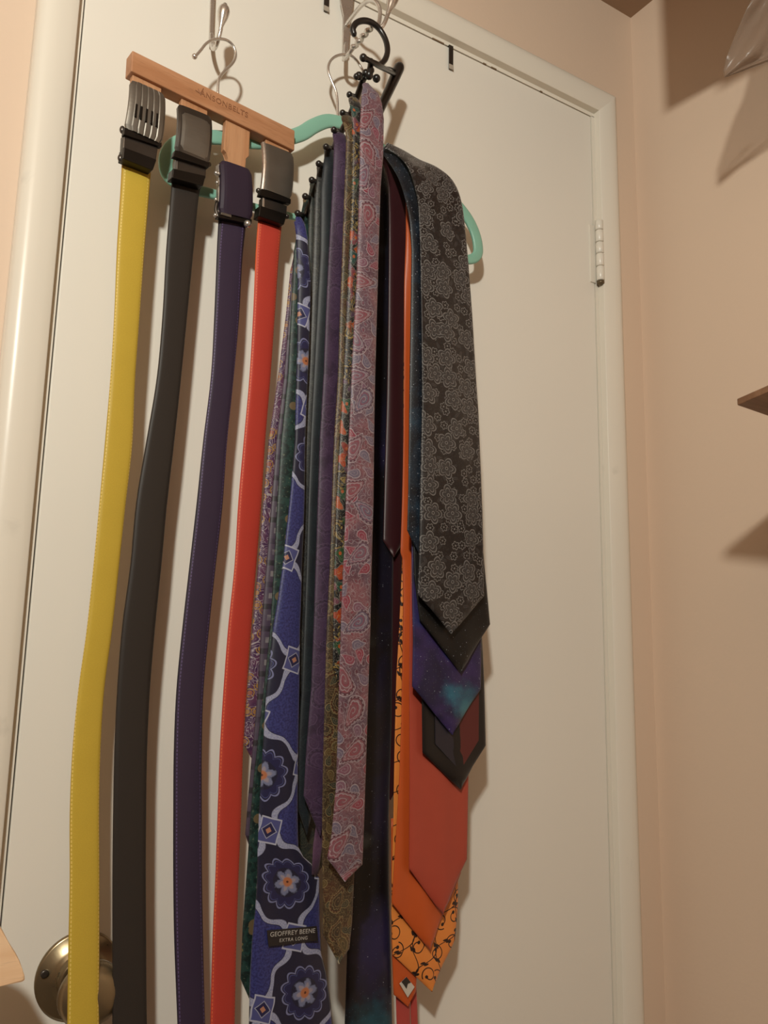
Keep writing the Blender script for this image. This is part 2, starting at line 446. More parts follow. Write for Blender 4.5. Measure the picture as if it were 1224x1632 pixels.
ball('hook_end', BP.at(310, 90, -.008), .0031, M_CHROME, hang)
def text_mesh(name, body, size, origin, ux, uz, mat, parent, depth=.0002, align='CENTER', spacing=1.0, bold=0.0):
    cu = bpy.data.curves.new(name, 'FONT'); cu.body = body; cu.size = size; cu.align_x = align; cu.align_y = 'CENTER'
    cu.extrude = depth; cu.space_character = spacing; cu.offset = bold
    to = bpy.data.objects.new(name, cu); COL.objects.link(to)
    dg = bpy.context.evaluated_depsgraph_get(); me = bpy.data.meshes.new_from_object(to.evaluated_get(dg))
    bpy.data.objects.remove(to)
    ux = Vector(ux).normalized(); uz = Vector(uz).normalized(); un = ux.cross(uz)
    Mx = Matrix((( ux.x, uz.x, un.x, origin[0]), (ux.y, uz.y, un.y, origin[1]), (ux.z, uz.z, un.z, origin[2]), (0, 0, 0, 1)))
    me.transform(Mx); me.materials.clear()
    return link(name, me, mat, parent)
M_BURN = simple('burnt_lettering', srgb(146, 98, 66), .6)
e1 = BP.at(470, 208) - BP.at(211, 80); e1 /= np.linalg.norm(e1)
ez = np.array([0, 0, 1.]) - e1*e1[2]
text_mesh('engraving', 'ANSONBELTS', .0088, BP.at(358, 166, .0003), e1, ez, M_BURN, hang, spacing=1.1)
bm = bmesh.new()
for a, b in (((312, 144), (319, 149)), ((319, 149), (324, 141)), ((316, 142), (320, 151))): bm_tube(bm, [BP.at(*a, .0002), BP.at(*b, .0002)], .0005, 6, 1)
from_bm('engraving', bm, M_BURN, hang)

# ---------------------------------------------------------------- belts
def leather(name, c, stitch, stitch_on=1.0, edge=None, hw=1.40):
    s = Sh(name); u, v = s.uv()
    n = s.noise(u, v, .35, 3); f = s.noise(u, v, 9, 3)
    col = s.mix(n, tuple(q*.9 for q in c[:3])+(1,), c); col = s.mix(s.ss(.35, .65, f)*.12, col, tuple(q*.6 for q in c[:3])+(1,))
    if stitch_on:
        au = u.abs(); near = s.ss(.060, .03, (au - (hw-.20)).abs()); dash = ((v*2.9).fract()).lt(.62)
        col = s.mix(near*dash*stitch_on, col, stitch)
    if edge: col = s.mix(s.ss(hw-.07, hw-.02, u.abs()), col, edge)
    s.bump(f, .18, .0004)
    return s.done(col, .5, 0, .3)
LM = {'yellow': leather('yellow_leather', srgb(198, 168, 62), srgb(226, 198, 112), .9, srgb(182, 146, 48)),
      'black': leather('black_leather', srgb(50, 44, 40), srgb(50, 44, 40), 0),
      'purple': leather('purple_leather', srgb(58, 46, 66), srgb(104, 88, 132), .8, srgb(38, 30, 44)),
      'red': leather('red_leather', srgb(196, 68, 54), srgb(222, 112, 66), .8, srgb(212, 92, 52))}
# traced edges, rows of (y, left, right) in the photograph
BELT = {
 'yellow': (-.066, [(248, 194.5, 243), (300, 192, 239), (400, 186, 231), (500, 182, 224), (600, 176, 217), (700, 167.5, 213), (800, 158.5, 202), (900, 149, 191.5), (1000, 138.5, 181), (1100, 124.7, 168), (1200, 115, 162), (1300, 111, 160), (1400, 111, 160.5), (1500, 109, 160.5), (1632, 107, 160), (1800, 106, 161), (2050, 108, 165)]),
 'black': (-.060, [(275, 274.5, 325), (300, 272.7, 318.5), (400, 264.6, 309), (500, 259, 299.6), (600, 250, 290), (700, 233.6, 279.4), (800, 217, 268), (900, 207.6, 259), (1000, 194.4, 249), (1100, 186.5, 241), (1200, 182, 236.5), (1300, 180, 235), (1400, 179, 234.5), (1500, 179, 235), (1632, 179, 236), (1800, 181, 239), (2050, 186, 245)]),
 'purple': (-.056, [(338, 348.5, 395), (360, 347.5, 392.5), (400, 345.5, 388.6), (500, 341.5, 383), (600, 336, 374), (700, 324, 364), (800, 313.5, 357), (900, 302, 346), (1000, 290.6, 335.6), (1100, 281, 326.8), (1200, 276.8, 324), (1300, 276, 324), (1400, 276, 324.4), (1500, 277.6, 326), (1632, 282.6, 329), (1800, 288, 334), (2050, 298, 345)]),
 'red': (-.050, [(340, 412, 452), (400, 407.5, 446.6), (500, 403.4, 440), (600, 397.5, 433), (700, 388.6, 425), (800, 379.7, 419), (900, 373.8, 411), (1000, 363.5, 403), (1100, 356, 396), (1200, 350, 390), (1300, 346.5, 387), (1400, 343, 383), (1500, 338.5, 379.7), (1632, 335, 376.8), (1800, 331, 373), (2050, 327, 372)])}
LABB = {'yellow': 'yellow leather belt with ribbed gunmetal buckle, hanging leftmost on the wooden hanger',
        'black': 'black leather belt with smooth dark gunmetal buckle between yellow and purple belts',
        'purple': 'dark purple leather belt with leather-covered buckle hanging from the wooden hanger',
        'red': 'bright red leather belt with brushed grey buckle, nearest the neckties'}
def quad_plate(name, c4, off0, bulge, th, mat, parent, round_=.0, nx=8, nz=12, rib=None, plane=BP):
    """curved plate through four traced corners TL TR BR BL"""
    pts = [plane.at(*c, off0) for c in c4]
    bm = bmesh.new(); g = []; g2 = []
    for j in range(nz+1):
        t = j/nz; ra = []; rb = []
        for i in range(nx+1):
            s_ = i/nx
            # rounded corners: pull the ends of the rows in
            e = 0.0
            if round_: 
                d = min(t, 1-t)*nz
                e = round_*max(0, 1-d)**2
            ss_ = e + s_*(1-2*e)
            p = (pts[0]*(1-ss_) + pts[1]*ss_)*(1-t) + (pts[3]*(1-ss_) + pts[2]*ss_)*t
            k_ = bulge*(4*t*(1-t)) + (th*.35)*(1 - abs(2*s_-1)**6)
            if rib: k_ += rib(s_, t)
            ra.append(bm.verts.new(p + plane.n*k_)); rb.append(bm.verts.new(p + plane.n*(bulge*4*t*(1-t) - th)))
        g.append(ra); g2.append(rb)
    for j in range(nz):
        for i in range(nx):
            bm.faces.new([g[j][i], g[j][i+1], g[j+1][i+1], g[j+1][i]]); bm.faces.new([g2[j][i], g2[j+1][i], g2[j+1][i+1], g2[j][i+1]])
    for j in range(nz):
        bm.faces.new([g[j][0], g[j+1][0], g2[j+1][0], g2[j][0]]); bm.faces.new([g[j][nx], g2[j][nx], g2[j+1][nx], g[j+1][nx]])
    for i in range(nx):
        bm.faces.new([g[0][i], g2[0][i], g2[0][i+1], g[0][i+1]]); bm.faces.new([g[nz][i], g[nz][i+1], g2[nz][i+1], g2[nz][i]])
    return from_bm(name, bm, mat, parent, False)
def prismB(name, px, off, th, mat, parent, bev=.0006):
    bm = bmesh.new(); bm_prism(bm, [BP.at(a, b, off) for a, b in px], bn, th, bev); return from_bm(name, bm, mat, parent)
belts = {}
for key, (yy, rows_) in BELT.items():
    t = thing('belt', LABB[key], 'belt', group='leather belts on the wooden hanger'); belts[key] = t
    Lp = [(a, y_) for y_, a, b in rows_]; 
    rws = []
    for y_, a, b in rows_:
        pl = P(a, y_, yy)
        # right edge at the same height
        py = y_
        for _ in range(12):
            pr = P(b, py, yy); py += (pr[2] - pl[2])*1400
        rws.append((pl, P(b, py, yy)))
    A = catmull([np.append(p, q) for p, q in rws], 5)
    rws = [(r[:3], r[3:]) for r in A]
    rws = [((p[0], p[1]+.0, p[2]), (q[0], q[1] + .004, q[2])) for p, q in rws]
    loft('strap', rws, .0034, LM[key], t, 9, crown=.0006, power=10)
# buckles
def rib1(s_, t):
    a = (s_*6.0) % 1.0
    return .0007*(1 if .12 < s_ < .95 and a < .74 else 0)
B = belts['yellow']
bk = quad_plate('buckle', [(208, 127), (263, 152), (258, 231), (199, 204)], .009, .004, .0035, M_GUNF, B, .05, 36, 12, rib1)
for k_ in range(5):
    s0 = .22 + k_*.145
    def q(s_, t): a = np.array([208, 127])*(1-s_) + np.array([263, 152])*s_; b = np.array([199, 204])*(1-s_) + np.array([258, 231])*s_; return tuple(a*(1-t)+b*t)
    prismB('slot', [q(s0, .42), q(s0+.055, .42), q(s0+.055, .68), q(s0, .68)], .0152, .0012, M_GUND, bk, 0)
prismB('buckle_lip', [(198, 203), (208, 205), (258, 227), (258, 234), (197, 214)], .0095, .006, M_GUND, B)
prismB('clamp', [(197.5, 213), (252, 235), (249, 256), (196, 236)], .0065, .009, M_GUN, B, .001)
prismB('clamp_edge', [(197, 234), (250, 254), (244, 271), (195, 252)], .0085, .012, M_GUND, B, .001)
for c in ((195, 207), (192, 252)): ball('pin', BP.at(*c, .001), .0028, M_GUN, B, (1, 1, 1.5))
B = belts['black']
quad_plate('buckle', [(283, 165.5), (337, 187), (333, 262), (279, 240)], .009, .004, .0035, M_GUN, B, .05, 16, 12)
quad_plate('face_plate', [(289, 173), (333.5, 191), (330, 255), (286.5, 237)], .0105, .004, .002, M_GUNF, B, .02, 10, 10)
prismB('buckle_lip', [(279, 239), (287, 241), (334, 259), (333, 267), (276, 249)], .0105, .006, M_GUND, B)
prismB('clamp', [(281.5, 252), (329, 266), (328, 284), (281, 270)], .0065, .009, M_GUN, B, .001)
prismB('clamp_edge', [(276, 268), (328, 280), (324, 296), (274, 283)], .0085, .012, M_GUND, B, .001)
for c in ((278, 248), (333, 262)): ball('pin', BP.at(*c, .001), .0026, M_GUN, B)
B = belts['purple']
M_PURB = leather('purple_buckle_leather', srgb(50, 38, 54), srgb(50, 38, 54), 0)
bk = quad_plate('buckle', [(351, 255), (400, 272), (401.5, 351), (350, 339)], .006, .003, .006, M_PURB, B, .06, 12, 12)
quad_plate('side_clasp', [(347, 262), (352, 264), (351, 340), (346.5, 336)], .002, .002, .005, M_CHROME, B, 0, 2, 10)
prismB('buckle_lip', [(349, 338), (401.5, 349), (401.5, 357), (347, 346)], .0065, .007, M_GUND, B)
prismB('clamp_tab', [(353, 338), (369, 342), (369, 346.5), (352, 341.5)], .0078, .002, M_GUNF, B, .0003)
for c, r_ in (((344.5, 276), .0024), ((348, 277), .0022), ((346, 291), .002), ((394.5, 357), .0042), ((344, 318), .002), ((343, 343), .0022)): ball('stud', BP.at(*c, .0065), r_, M_CHROME, B)
tube('clasp_lever', [BP.at(346, 322, .004), BP.at(344, 334, .004), BP.at(347, 345, .005)], .0018, M_GUN, B)
B = belts['red']
quad_plate('buckle', [(420, 227), (467, 246), (463.5, 318), (419, 301)], .009, .0035, .0035, M_GUNF, B, .05, 16, 12)
quad_plate('side_rim', [(418, 226), (423, 228), (421.5, 303), (416.5, 301)], .009, .0038, .0035, M_CHROME, B, 0, 3, 10)
prismB('buckle_lip', [(416, 301), (424, 303), (464, 317), (463.5, 325), (413, 311)], .0095, .006, M_GUND, B)
prismB('clamp', [(419, 313), (458, 328), (457, 343), (418, 329)], .0065, .009, M_GUN, B, .001)
prismB('clamp_rim', [(419, 313), (422, 314), (421.5, 330), (418.5, 329)], .0072, .001, M_CHROME, B, .0003)
prismB('clamp_edge', [(414.5, 327), (458, 341), (453, 358), (412, 344)], .0085, .012, M_GUND, B, .001)
for c in ((412, 304), (457, 345)): ball('pin', BP.at(*c, .002), .0030, M_GUN, B)

# ---------------------------------------------------------------- green hanger
gh = thing('clothes_hanger', 'mint green plastic clothes hanger with silver hook, behind belts and ties', 'hanger')
GY = -.034
gp = [(545, 196), (522, 193), (500, 201), (478, 214), (440, 224), (400, 226), (345, 219), (300, 222), (275, 234), (264, 256), (270, 282), (300, 299), (345, 311), (400, 329), (470, 346), (560, 368), (660, 392), (715, 408), (745, 414), (760, 407), (761, 388), (754, 364), (740, 340), (716, 314), (682, 288), (632, 256), (588, 222), (562, 203), (545, 196)]
cp = catmull([P(a, b, GY) for a, b in gp], 5)
wid = {0: .0125, 1: .0125, 2: .0125, 3: .010}
bm = bmesh.new(); sec = []
for i, c in enumerate(cp):
    t_ = cp[min(i+1, len(cp)-1)] - cp[max(i-1, 0)]; t_ /= np.linalg.norm(t_)
    sd = np.cross(t_, (0, 1., 0)); sd /= np.linalg.norm(sd)
    idx = i/5
    hwd = np.interp(idx, [0, 3, 5, 8, 10, 14, 17, 18, 19.5, 21, 23, 26, 28], [.0085, .009, .0085, .008, .0075, .0036, .0055, .0065, .0078, .0078, .008, .0085, .0085])
    loop_ = []
    for j in range(12):
        a_ = TAU*j/12; cx_ = math.copysign(abs(math.cos(a_))**.6, math.cos(a_)); cy_ = math.copysign(abs(math.sin(a_))**.6, math.sin(a_))
        loop_.append(bm.verts.new(c + sd*hwd*cx_ + np.array([0, .0028*cy_, 0])))
    sec.append(loop_)
for r1, r2 in zip(sec, sec[1:]):
    for j in range(12): bm.faces.new([r1[j], r1[(j+1) % 12], r2[(j+1) % 12], r2[j]])
from_bm('frame', bm, M_GREEN, gh, True)
tube('hook', [P(538, 196, GY), P(538, 180, GY), P(537.5, 160, GY), P(535, 145, GY), P(528, 128, GY), P(523, 113, GY), P(525, 100, GY), P(533, 91, GY), P(545, 87, GY), P(558, 88, GY), P(568, 96, GY), P(575, 107, GY), P(580, 116, GY)], .0017, M_CHROME, gh, 10, 5)

# ---------------------------------------------------------------- black tie hanger
th_ = thing('tie_hanger', 'black plastic tie hanger with a slanting row of knobbed pegs', 'hanger')
TY = -.118
tube('hook', [P(564, 54, -.1), P(562.5, 45, -.1), P(569, 36, -.1), P(581, 33, -.1), P(594, 37, -.1), P(606, 48, -.1), P(615, 65, -.102), P(617.5, 82, -.106), P(613, 96, -.11), P(604, 104, -.112)], [.0034, .0036, .0036, .0036, .0036, .0034, .0034, .0034, .0034, .003], M_BLACKP, th_, 12, 5)
tube('cross_bar', [P(579, 92, -.13), P(590, 97, -.128), P(603, 104, TY), P(617, 112, -.09), P(630, 119, -.060)], [.0036, .0028, .0036, .0028, .0028], M_BLACKP, th_, 12, 4)
ball('knob', P(579, 92, -.13), .0044, M_BLACKP, th_)
tube('post', [P(591, 98, -.12), P(590, 108, -.12), P(588, 120, -.118)], [.0036, .0034, .005], M_BLACKP, th_)
tube('spring_clip', [P(606, 103, -.116), P(614, 107, -.1), P(622, 108, -.08), P(630, 112, -.060)], .0011, M_BLACKP, th_)
tube('arm', [P(636, 108, -.056), P(629, 124, -.058), P(619, 146, -.064), P(606, 174, -.072), P(596, 200, -.08), P(588, 240, -.09)], [.0068, .0066, .006, .0055, .005, .004], M_BLACKP, th_, 12, 4)
PEGS = [(568, 122), (557, 151), (546, 180), (532, 207), (519.5, 234), (508, 261), (497, 287), (486.5, 313), (474.5, 340)]
PY = [-.142, -.134, -.126, -.119, -.104, -.096, -.088, -.08, -.11]
tube('arm', [P(592, 112, TY)] + [P(a + 12, b + 3, -.092 + .002*i) for i, (a, b) in enumerate(PEGS)], .0036, M_BLACKP, th_, 10, 3)
for i, (a, b) in enumerate(PEGS):
    y_ = -.098 + .002*i
    pg = tube('peg', [P(a + 10, b + 3, y_+.01), P(a, b, y_-.018)], .0026, M_BLACKP, th_, 8, 1)
    ball('peg_knob', P(a, b, y_-.019), .0036, M_BLACKP, pg, seg=10)
for c in ((583, 117), (600, 125), (572, 121)): ball('knob', P(*c, -.116), .0046, M_BLACKP, th_)
#PATTERNS
# ---------------------------------------------------------------- woven and printed silk patterns
def paisley_field(s, u, v, size, rnd=.55):
    """one drop-shaped motif per cell -> r (1 on the outline), local polar angle, random values"""
    d, lx, ly, a, b, c = s.voro(u, v, 1.0/size, rnd)
    x, y = rot(lx, ly, a*TAU)
    yy = (y + .36).max(0.0)
    x = x + yy*yy*.55 - .12                     # the bent tip
    k = 1.0 + (y + .1).max(0.0)*2.6              # narrow toward one end
    r = ((x*k)*(x*k) + (y*y)*.62).sqrt()/.33
    return r, y.atan2(x*k), a, b, c, d
def band(s, x, c, w_, soft=.5): return s.ss(w_, w_*soft, (x - c).abs())
def m_paisley(name, base, alt, lines, accents, size=5.0, seed=0.0, rough=.42, fine=1.0, big=1.0, gain=.62):
    s = Sh(name); u0, v0 = s.uv(); u = u0 + (10 + seed*17.3); v = v0 + seed*31.7
    n = s.noise(u, v, .28, 3)
    col = s.mix(s.ss(.36, .64, n), base, alt)
    col = s.mix(s.ss(.5, .62, s.noise(u + 3, v, .5, 2))*.55, col, accents[2])
    # fine curling ground of small drops and dots
    r3, th3, a3, b3, c3, d3 = paisley_field(s, u + 71, v + 3, size*.20)
    col = s.mix(band(s, r3, .95, .2)*(.5*fine), col, lines); col = s.mix(r3.lt(.45)*(.55*fine), col, s.mix(b3, accents[1], accents[2]))
    f1 = s.noise(u, v, 3.2, 2, dist=2.2); col = s.mix(band(s, f1, .5, .03)*(.4*fine), col, lines)
    # middle-sized drops
    r2, th2, a2, b2, c2, d2 = paisley_field(s, u + 51, v + 13, size*.46)
    in2 = r2.lt(1.0)*c2.gt(.25)
    col = s.mix(in2*(.8*big), col, s.mix(s.ss(.3, .7, b2), accents[0], accents[1]))
    sp2 = ((r2*2.2) - th2/TAU).fract()
    col = s.mix(band(s, sp2, .5, .14)*in2*(.55*big), col, lines)
    col = s.mix(band(s, r2, 1.0, .10)*c2.gt(.25)*(.8*big), col, lines); col = s.mix(band(s, r2, 1.16, .06)*c2.gt(.25)*(.6*big), col, accents[2])
    # large drops with a curl and a beaded rim
    r, th, a, b, c, d = paisley_field(s, u, v, size)
    ins = r.lt(1.0)*c.gt(.12); kp = c.gt(.12)
    col = s.mix(ins*(.85*big), col, s.mix(s.ss(.35, .65, b), alt, accents[0]))
    rim = r.lt(1.0)*r.gt(.80)*kp; col = s.mix(rim*(.8*big), col, accents[2]); col = s.mix(band(s, r, .90, .05)*((th*18.0).sin().gt(0.0))*kp*(.8*big), col, lines)
    sp = ((r*2.6) - th/TAU + a).fract()
    col = s.mix(band(s, sp, .5, .10)*r.lt(.76)*kp*(.7*big), col, lines); col = s.mix(s.ss(.32, .2, sp)*r.lt(.76)*kp*(.5*big), col, accents[1])
    pet = r - (th*5.0).cos().abs()*.12; col = s.mix(band(s, pet, .58, .05)*kp*(.7*big), col, lines)
    col = s.mix(band(s, r, 1.0, .045)*kp*(.95*big), col, lines)
    col = s.mix(s.ss(.35, .7, s.noise(u, v, 9, 2))*.25, col, accents[2])
    return silk(s, col, rough, .2, u, v, gain=gain)

def silk(s, col, rough=.42, sheen=.25, u=None, v=None, bump=.25, h=None, gain=.62):
    if gain != 1:
        col = s.mix(1.0 - gain, col, (0, 0, 0, 1))
    if u is not None:
        s.bump(((u + v)*95).sin()*.3 + s.noise(u, v, 18, 2), bump, .00025)
    return s.done(col, rough, 0, .45, sheen)
T = {}
T['pink'] = m_paisley('pink_paisley_silk', srgb(108, 82, 98), srgb(146, 94, 102), srgb(186, 172, 178), [srgb(116, 112, 134), srgb(160, 58, 78), srgb(86, 42, 58)], 3.7, 1, gain=.68)
T['brown'] = m_paisley('brown_gold_paisley_silk', srgb(58, 48, 34), srgb(72, 54, 40), srgb(168, 148, 104), [srgb(112, 92, 56), srgb(58, 70, 62), srgb(98, 52, 36)], 2.6, 2, gain=.6)
T['purple'] = m_paisley('purple_paisley_silk', srgb(74, 50, 82), srgb(82, 58, 90), srgb(112, 88, 122), [srgb(64, 42, 70), srgb(84, 60, 92), srgb(46, 30, 52)], 3.4, 3, .5, .5, .7, gain=.62)
T['silver'] = m_paisley('dark_silver_paisley_silk', srgb(34, 36, 42), srgb(40, 44, 46), srgb(120, 118, 110), [srgb(40, 44, 50), srgb(70, 70, 66), srgb(60, 58, 52)], 1.8, 4, .4, .7, .7)
T['navyteal'] = m_paisley('dark_teal_silk', srgb(30, 36, 44), srgb(34, 44, 50), srgb(62, 74, 78), [srgb(30, 40, 48), srgb(36, 50, 54), srgb(30, 32, 40)], 3.0, 5, .45, .4, .4)
T['olive'] = m_paisley('dark_green_beige_silk', srgb(34, 44, 42), srgb(40, 50, 46), srgb(104, 98, 80), [srgb(40, 58, 56), srgb(84, 78, 58), srgb(30, 36, 40)], 2.4, 6, .45, .7, .7)
T['stripe_purple'] = m_paisley('mauve_small_figure_silk', srgb(104, 74, 104), srgb(118, 82, 110), srgb(140, 112, 134), [srgb(90, 60, 90), srgb(130, 96, 118), srgb(80, 46, 80)], .9, 7, .45, .5, .5)

def m_multi():
    s = Sh('black_orange_green_floral_silk'); u, v = s.uv(); u = u + 20
    col = s.mix(s.ss(.45, .55, s.noise(u, v, .5, 2)), srgb(26, 24, 26), srgb(44, 30, 34))
    d, lx, ly, a, b, c = s.voro(u, v*.8, .8, 1.0); wv_ = s.ss(.42, .5, s.noise(u, v, .33, 1))
    th = ly.atan2(lx); rad = d*(1.0 + (th*3.0 + a*6).sin()*.35)
    f = s.ramp(a, [(0, srgb(214, 98, 40)), (.35, srgb(196, 72, 34)), (.36, srgb(52, 92, 48)), (.62, srgb(38, 84, 80)), (.63, srgb(170, 60, 34)), (.85, srgb(112, 76, 110))])
    gold = (s.noise(u, v, .8, 1, dist=2.5)*22.0).sin(); col = s.mix(s.ss(.3, .7, gold)*(1.0 - wv_), col, srgb(176, 146, 78)); col = s.mix(s.ss(.40, .36, rad)*wv_, col, f); col = s.mix(band(s, rad, .42, .03)*wv_*.6, col, srgb(176, 170, 156)); col = s.mix(s.ss(.14, .10, d)*wv_, col, srgb(220, 106, 44))
    g = s.noise(u + 5, v, 1.4, 1, dist=3.0); col = s.mix(band(s, g, .5, .02)*.8, col, srgb(190, 184, 168))
    return silk(s, col, .38, .2, u, v, gain=.5)
T['multi'] = m_multi()
def m_swirl():
    s = Sh('purple_gold_swirl_silk'); u, v = s.uv(); u = u + 30
    g = s.noise(u, v, .42, 1, dist=3.2)
    col = s.mix(s.ss(.4, .6, s.noise(u, v + 9, .8, 1)), srgb(86, 52, 92), srgb(112, 66, 100))
    st = (g*46.0).sin(); col = s.mix(s.ss(.2, .8, st)*.7, col, srgb(150, 116, 148)); col = s.mix(s.ss(.80, .95, st), col, srgb(196, 184, 186))
    d, lx, ly, a, b, c = s.voro(u, v, .85, .9)
    col = s.mix(band(s, d, .34, .05)*a.gt(.35), col, srgb(196, 150, 66)); col = s.mix(d.lt(.2)*a.gt(.35), col, s.mix(b, srgb(170, 92, 84), srgb(190, 146, 78)))
    return silk(s, col, .4, .2, u, v)
T['swirl'] = m_swirl()
def m_check():
    s = Sh('mauve_grey_checked_silk'); u, v = s.uv()
    a = (v*.9).fract().lt(.5); b = ((u*1.1) + (v*.9).floor()*.5).fract().lt(.5)
    e = u*(-1.0)
    col = s.mix(a*b, srgb(92, 78, 96), srgb(150, 142, 146)); col = s.mix((v*.45).fract().lt(.25), col, srgb(50, 42, 50))
    col = s.mix(s.ss(.45, .6, s.noise(u, v, .7, 2))*.6, col, srgb(84, 66, 92))
    return silk(s, col, .42, .2, u, v)
T['check'] = m_check()
def m_medal():
    s = Sh('green_silk_with_ochre_medallions'); u, v = s.uv(); u = u + 12
    col = s.mix(s.ss(.4, .6, s.noise(u, v, 1.6, 4, dist=1.0)), srgb(26, 44, 42), srgb(44, 76, 70))
    col = s.mix(s.ss(.62, .68, s.noise(u + 3, v, 3.2, 3)), col, srgb(104, 116, 96))
    # medallions on a staggered net: near the left fold
    fv = (v/7.4).fract() - .5; dx = (u - 12 + 3.2)*.9; dy = fv*7.4
    rad = (dx*dx + dy*dy).sqrt(); th = dy.atan2(dx); ed = 1.45 + (th*16).sin()*.07
    col = s.mix(rad.lt(ed), col, srgb(140, 128, 84)); col = s.mix(band(s, rad, 1.25, .07), col, srgb(84, 80, 52)); col = s.mix(band(s, rad, .75, .09), col, srgb(84, 84, 60))
    col = s.mix(rad.lt(.6)*.8, col, srgb(92, 100, 80)); col = s.mix(band(s, rad, .3, .08), col, srgb(150, 138, 96))
    d, lx, ly, a, b, c = s.voro(u + 8, v, .5, .9); col = s.mix(d.lt(.22)*a.gt(.5), col, srgb(128, 108, 78))
    return silk(s, col, .42, .2, u, v, gain=.6)
T['medal'] = m_medal()
VSH = 6.6
def m_blue():
    s = Sh('royal_blue_moroccan_tile_silk'); u0, v0 = s.uv()
    u, v = rot(u0 + 1.3, v0 + VSH, -.16)
    u = u + (s.noise(u0, v0, .5, 1) - .5)*.5
    Xa = u*(TAU/8.6); Ya = v*(TAU/10.0)
    cx_ = Xa.cos(); cy_ = Ya.cos()
    f = cx_ + cy_ + (Xa*2).cos()*(Ya*2).cos()*.42 + (Xa*3).cos()*.10
    mott = s.noise(u, v, 5, 3)
    blue = s.mix(s.ss(.35, .65, mott), srgb(44, 46, 104), srgb(68, 72, 140))
    navy = s.mix(mott, srgb(26, 26, 48), srgb(38, 38, 70))
    pale = s.mix(s.ss(.4, .62, s.noise(u*2, v*.7, 8, 2)), srgb(150, 154, 192), srgb(186, 190, 214))
    col = s.mix(s.ss(.10, .16, f), blue, navy)                    # ground: blue outside, navy in the medallion
    # medallion contents
    lu = ((u/8.6 + .5).fract() - .5)*8.6; lv = ((v/10.0 + .5).fract() - .5)*10.0
    rad = (lu*lu + lv*lv).sqrt(); th = lv.atan2(lu)
    scal = rad - (th*6.0).cos().abs()*.40
    col = s.mix(band(s, scal, 1.95, .10), col, srgb(132, 136, 180)); col = s.mix(band(s, scal, 1.70, .07), col, srgb(72, 76, 132))
    col = s.mix(scal.lt(1.62)*rad.gt(1.35), col, srgb(38, 38, 82))
    pet = rad - (th*3.0).cos().abs()*.50 - (mott - .5)*.5
    col = s.mix(s.ss(.85, .60, pet), col, srgb(128, 134, 168)); col = s.mix(s.ss(.42, .2, pet), col, srgb(168, 156, 168))
    col = s.mix(s.ss(.52, .34, rad), col, srgb(196, 122, 82)); col = s.mix(s.ss(.14, .08, rad), col, srgb(96, 48, 40))
    # the pale ogee band
    col = s.mix(band(s, f, .10, .30, .8), col, navy); col = s.mix(band(s, f, .08, .21, .8), col, pale)
    # framed diamonds where the ogees meet
    for ou, ov in ((0, 5.0), (4.3, 0)):
        mu = (((u - ou)/8.6 + .5).fract() - .5)*8.6; mv = (((v - ov)/10.0 + .5).fract() - .5)*10.0
        mu, mv = rot(mu, mv, .45)
        q = (mu.abs()*1.05).max(mv.abs()*.9)
        col = s.mix(q.lt(.98), col, srgb(84, 88, 146)); col = s.mix(band(s, q, .98, .085), col, srgb(192, 194, 214))
        q2 = mu.abs() + mv.abs(); col = s.mix(q2.lt(.78), col, srgb(40, 40, 84)); col = s.mix(band(s, q2, .72, .07), col, srgb(170, 172, 196)); col = s.mix(q2.lt(.30), col, srgb(196, 138, 112))
    return silk(s, col, .42, .2, u, v, gain=.66)
T['blue'] = m_blue()
def m_floral():
    s = Sh('black_grey_floral_jacquard'); u0, v0 = s.uv(); u = u0 + 14; v = v0
    base = s.mix(s.noise(u, v, .4, 2), srgb(26, 21, 22), srgb(36, 28, 28))
    gr = srgb(128, 124, 122); gd = srgb(64, 60, 60)
    # leaves and buds between
    lf = s.noise(u + 3, v, 1.3, 1, dist=2.2); col = s.mix(band(s, lf, .5, .022)*.75, base, gd)
    d, lx, ly, a, b, c = s.voro(u + 7, v + 2, .95, .9); x, y = rot(lx, ly, a*TAU); th = y.atan2(x)
    leaf = ((x*2.3)*(x*2.3) + y*y).sqrt() ; col = s.mix(s.ss(.40, .36, leaf)*b.gt(.25), col, gd); col = s.mix(band(s, x, 0.0, .03)*leaf.lt(.35), col, base)
    d2, lx2, ly2, a2, b2, c2 = s.voro(u + 31, v, .68, .85); th2 = ly2.atan2(lx2) + a2*6
    bud = d2 - (th2*3.0).cos().abs()*.12; col = s.mix(s.ss(.26, .22, bud), col, base); col = s.mix(band(s, bud, .20, .045), col, gr); col = s.mix(s.ss(.09, .06, d2), col, gr)
    # five-petalled flowers
    d3, lx3, ly3, a3, b3, c3 = s.voro(u, v, .38, .6); th3 = ly3.atan2(lx3) + a3*6
    pt = (th3*2.5).cos().abs(); fl = d3 - pt*.17 - s.noise(u, v, 2.2, 1)*.05
    keep = c3.gt(.12)
    col = s.mix(s.ss(.33, .315, fl)*keep, col, base); col = s.mix(s.ss(.285, .27, fl)*keep, col, gd); col = s.mix(band(s, fl, .262, .030)*keep, col, gr)
    col = s.mix(band(s, fl, .165, .018)*keep, col, base); col = s.mix(band(s, fl, .12, .028)*keep, col, gr)
    col = s.mix((pt.lt(.14)*d3.lt(.36)*d3.gt(.1))*keep*.7, col, base); col = s.mix(s.ss(.10, .08, d3)*keep, col, base); col = s.mix(band(s, d3, .06, .025)*keep, col, gr)
    return s_silk2(s, s.mix(.28, col, (0, 0, 0, 1)), u, v)
def s_silk2(s, col, u, v):
    s.bump(((u - v)*60).sin()*.3 + s.noise(u, v, 14, 2), .25, .0003); return s.done(col, .36, 0, .55, .2)
T['floral'] = m_floral()
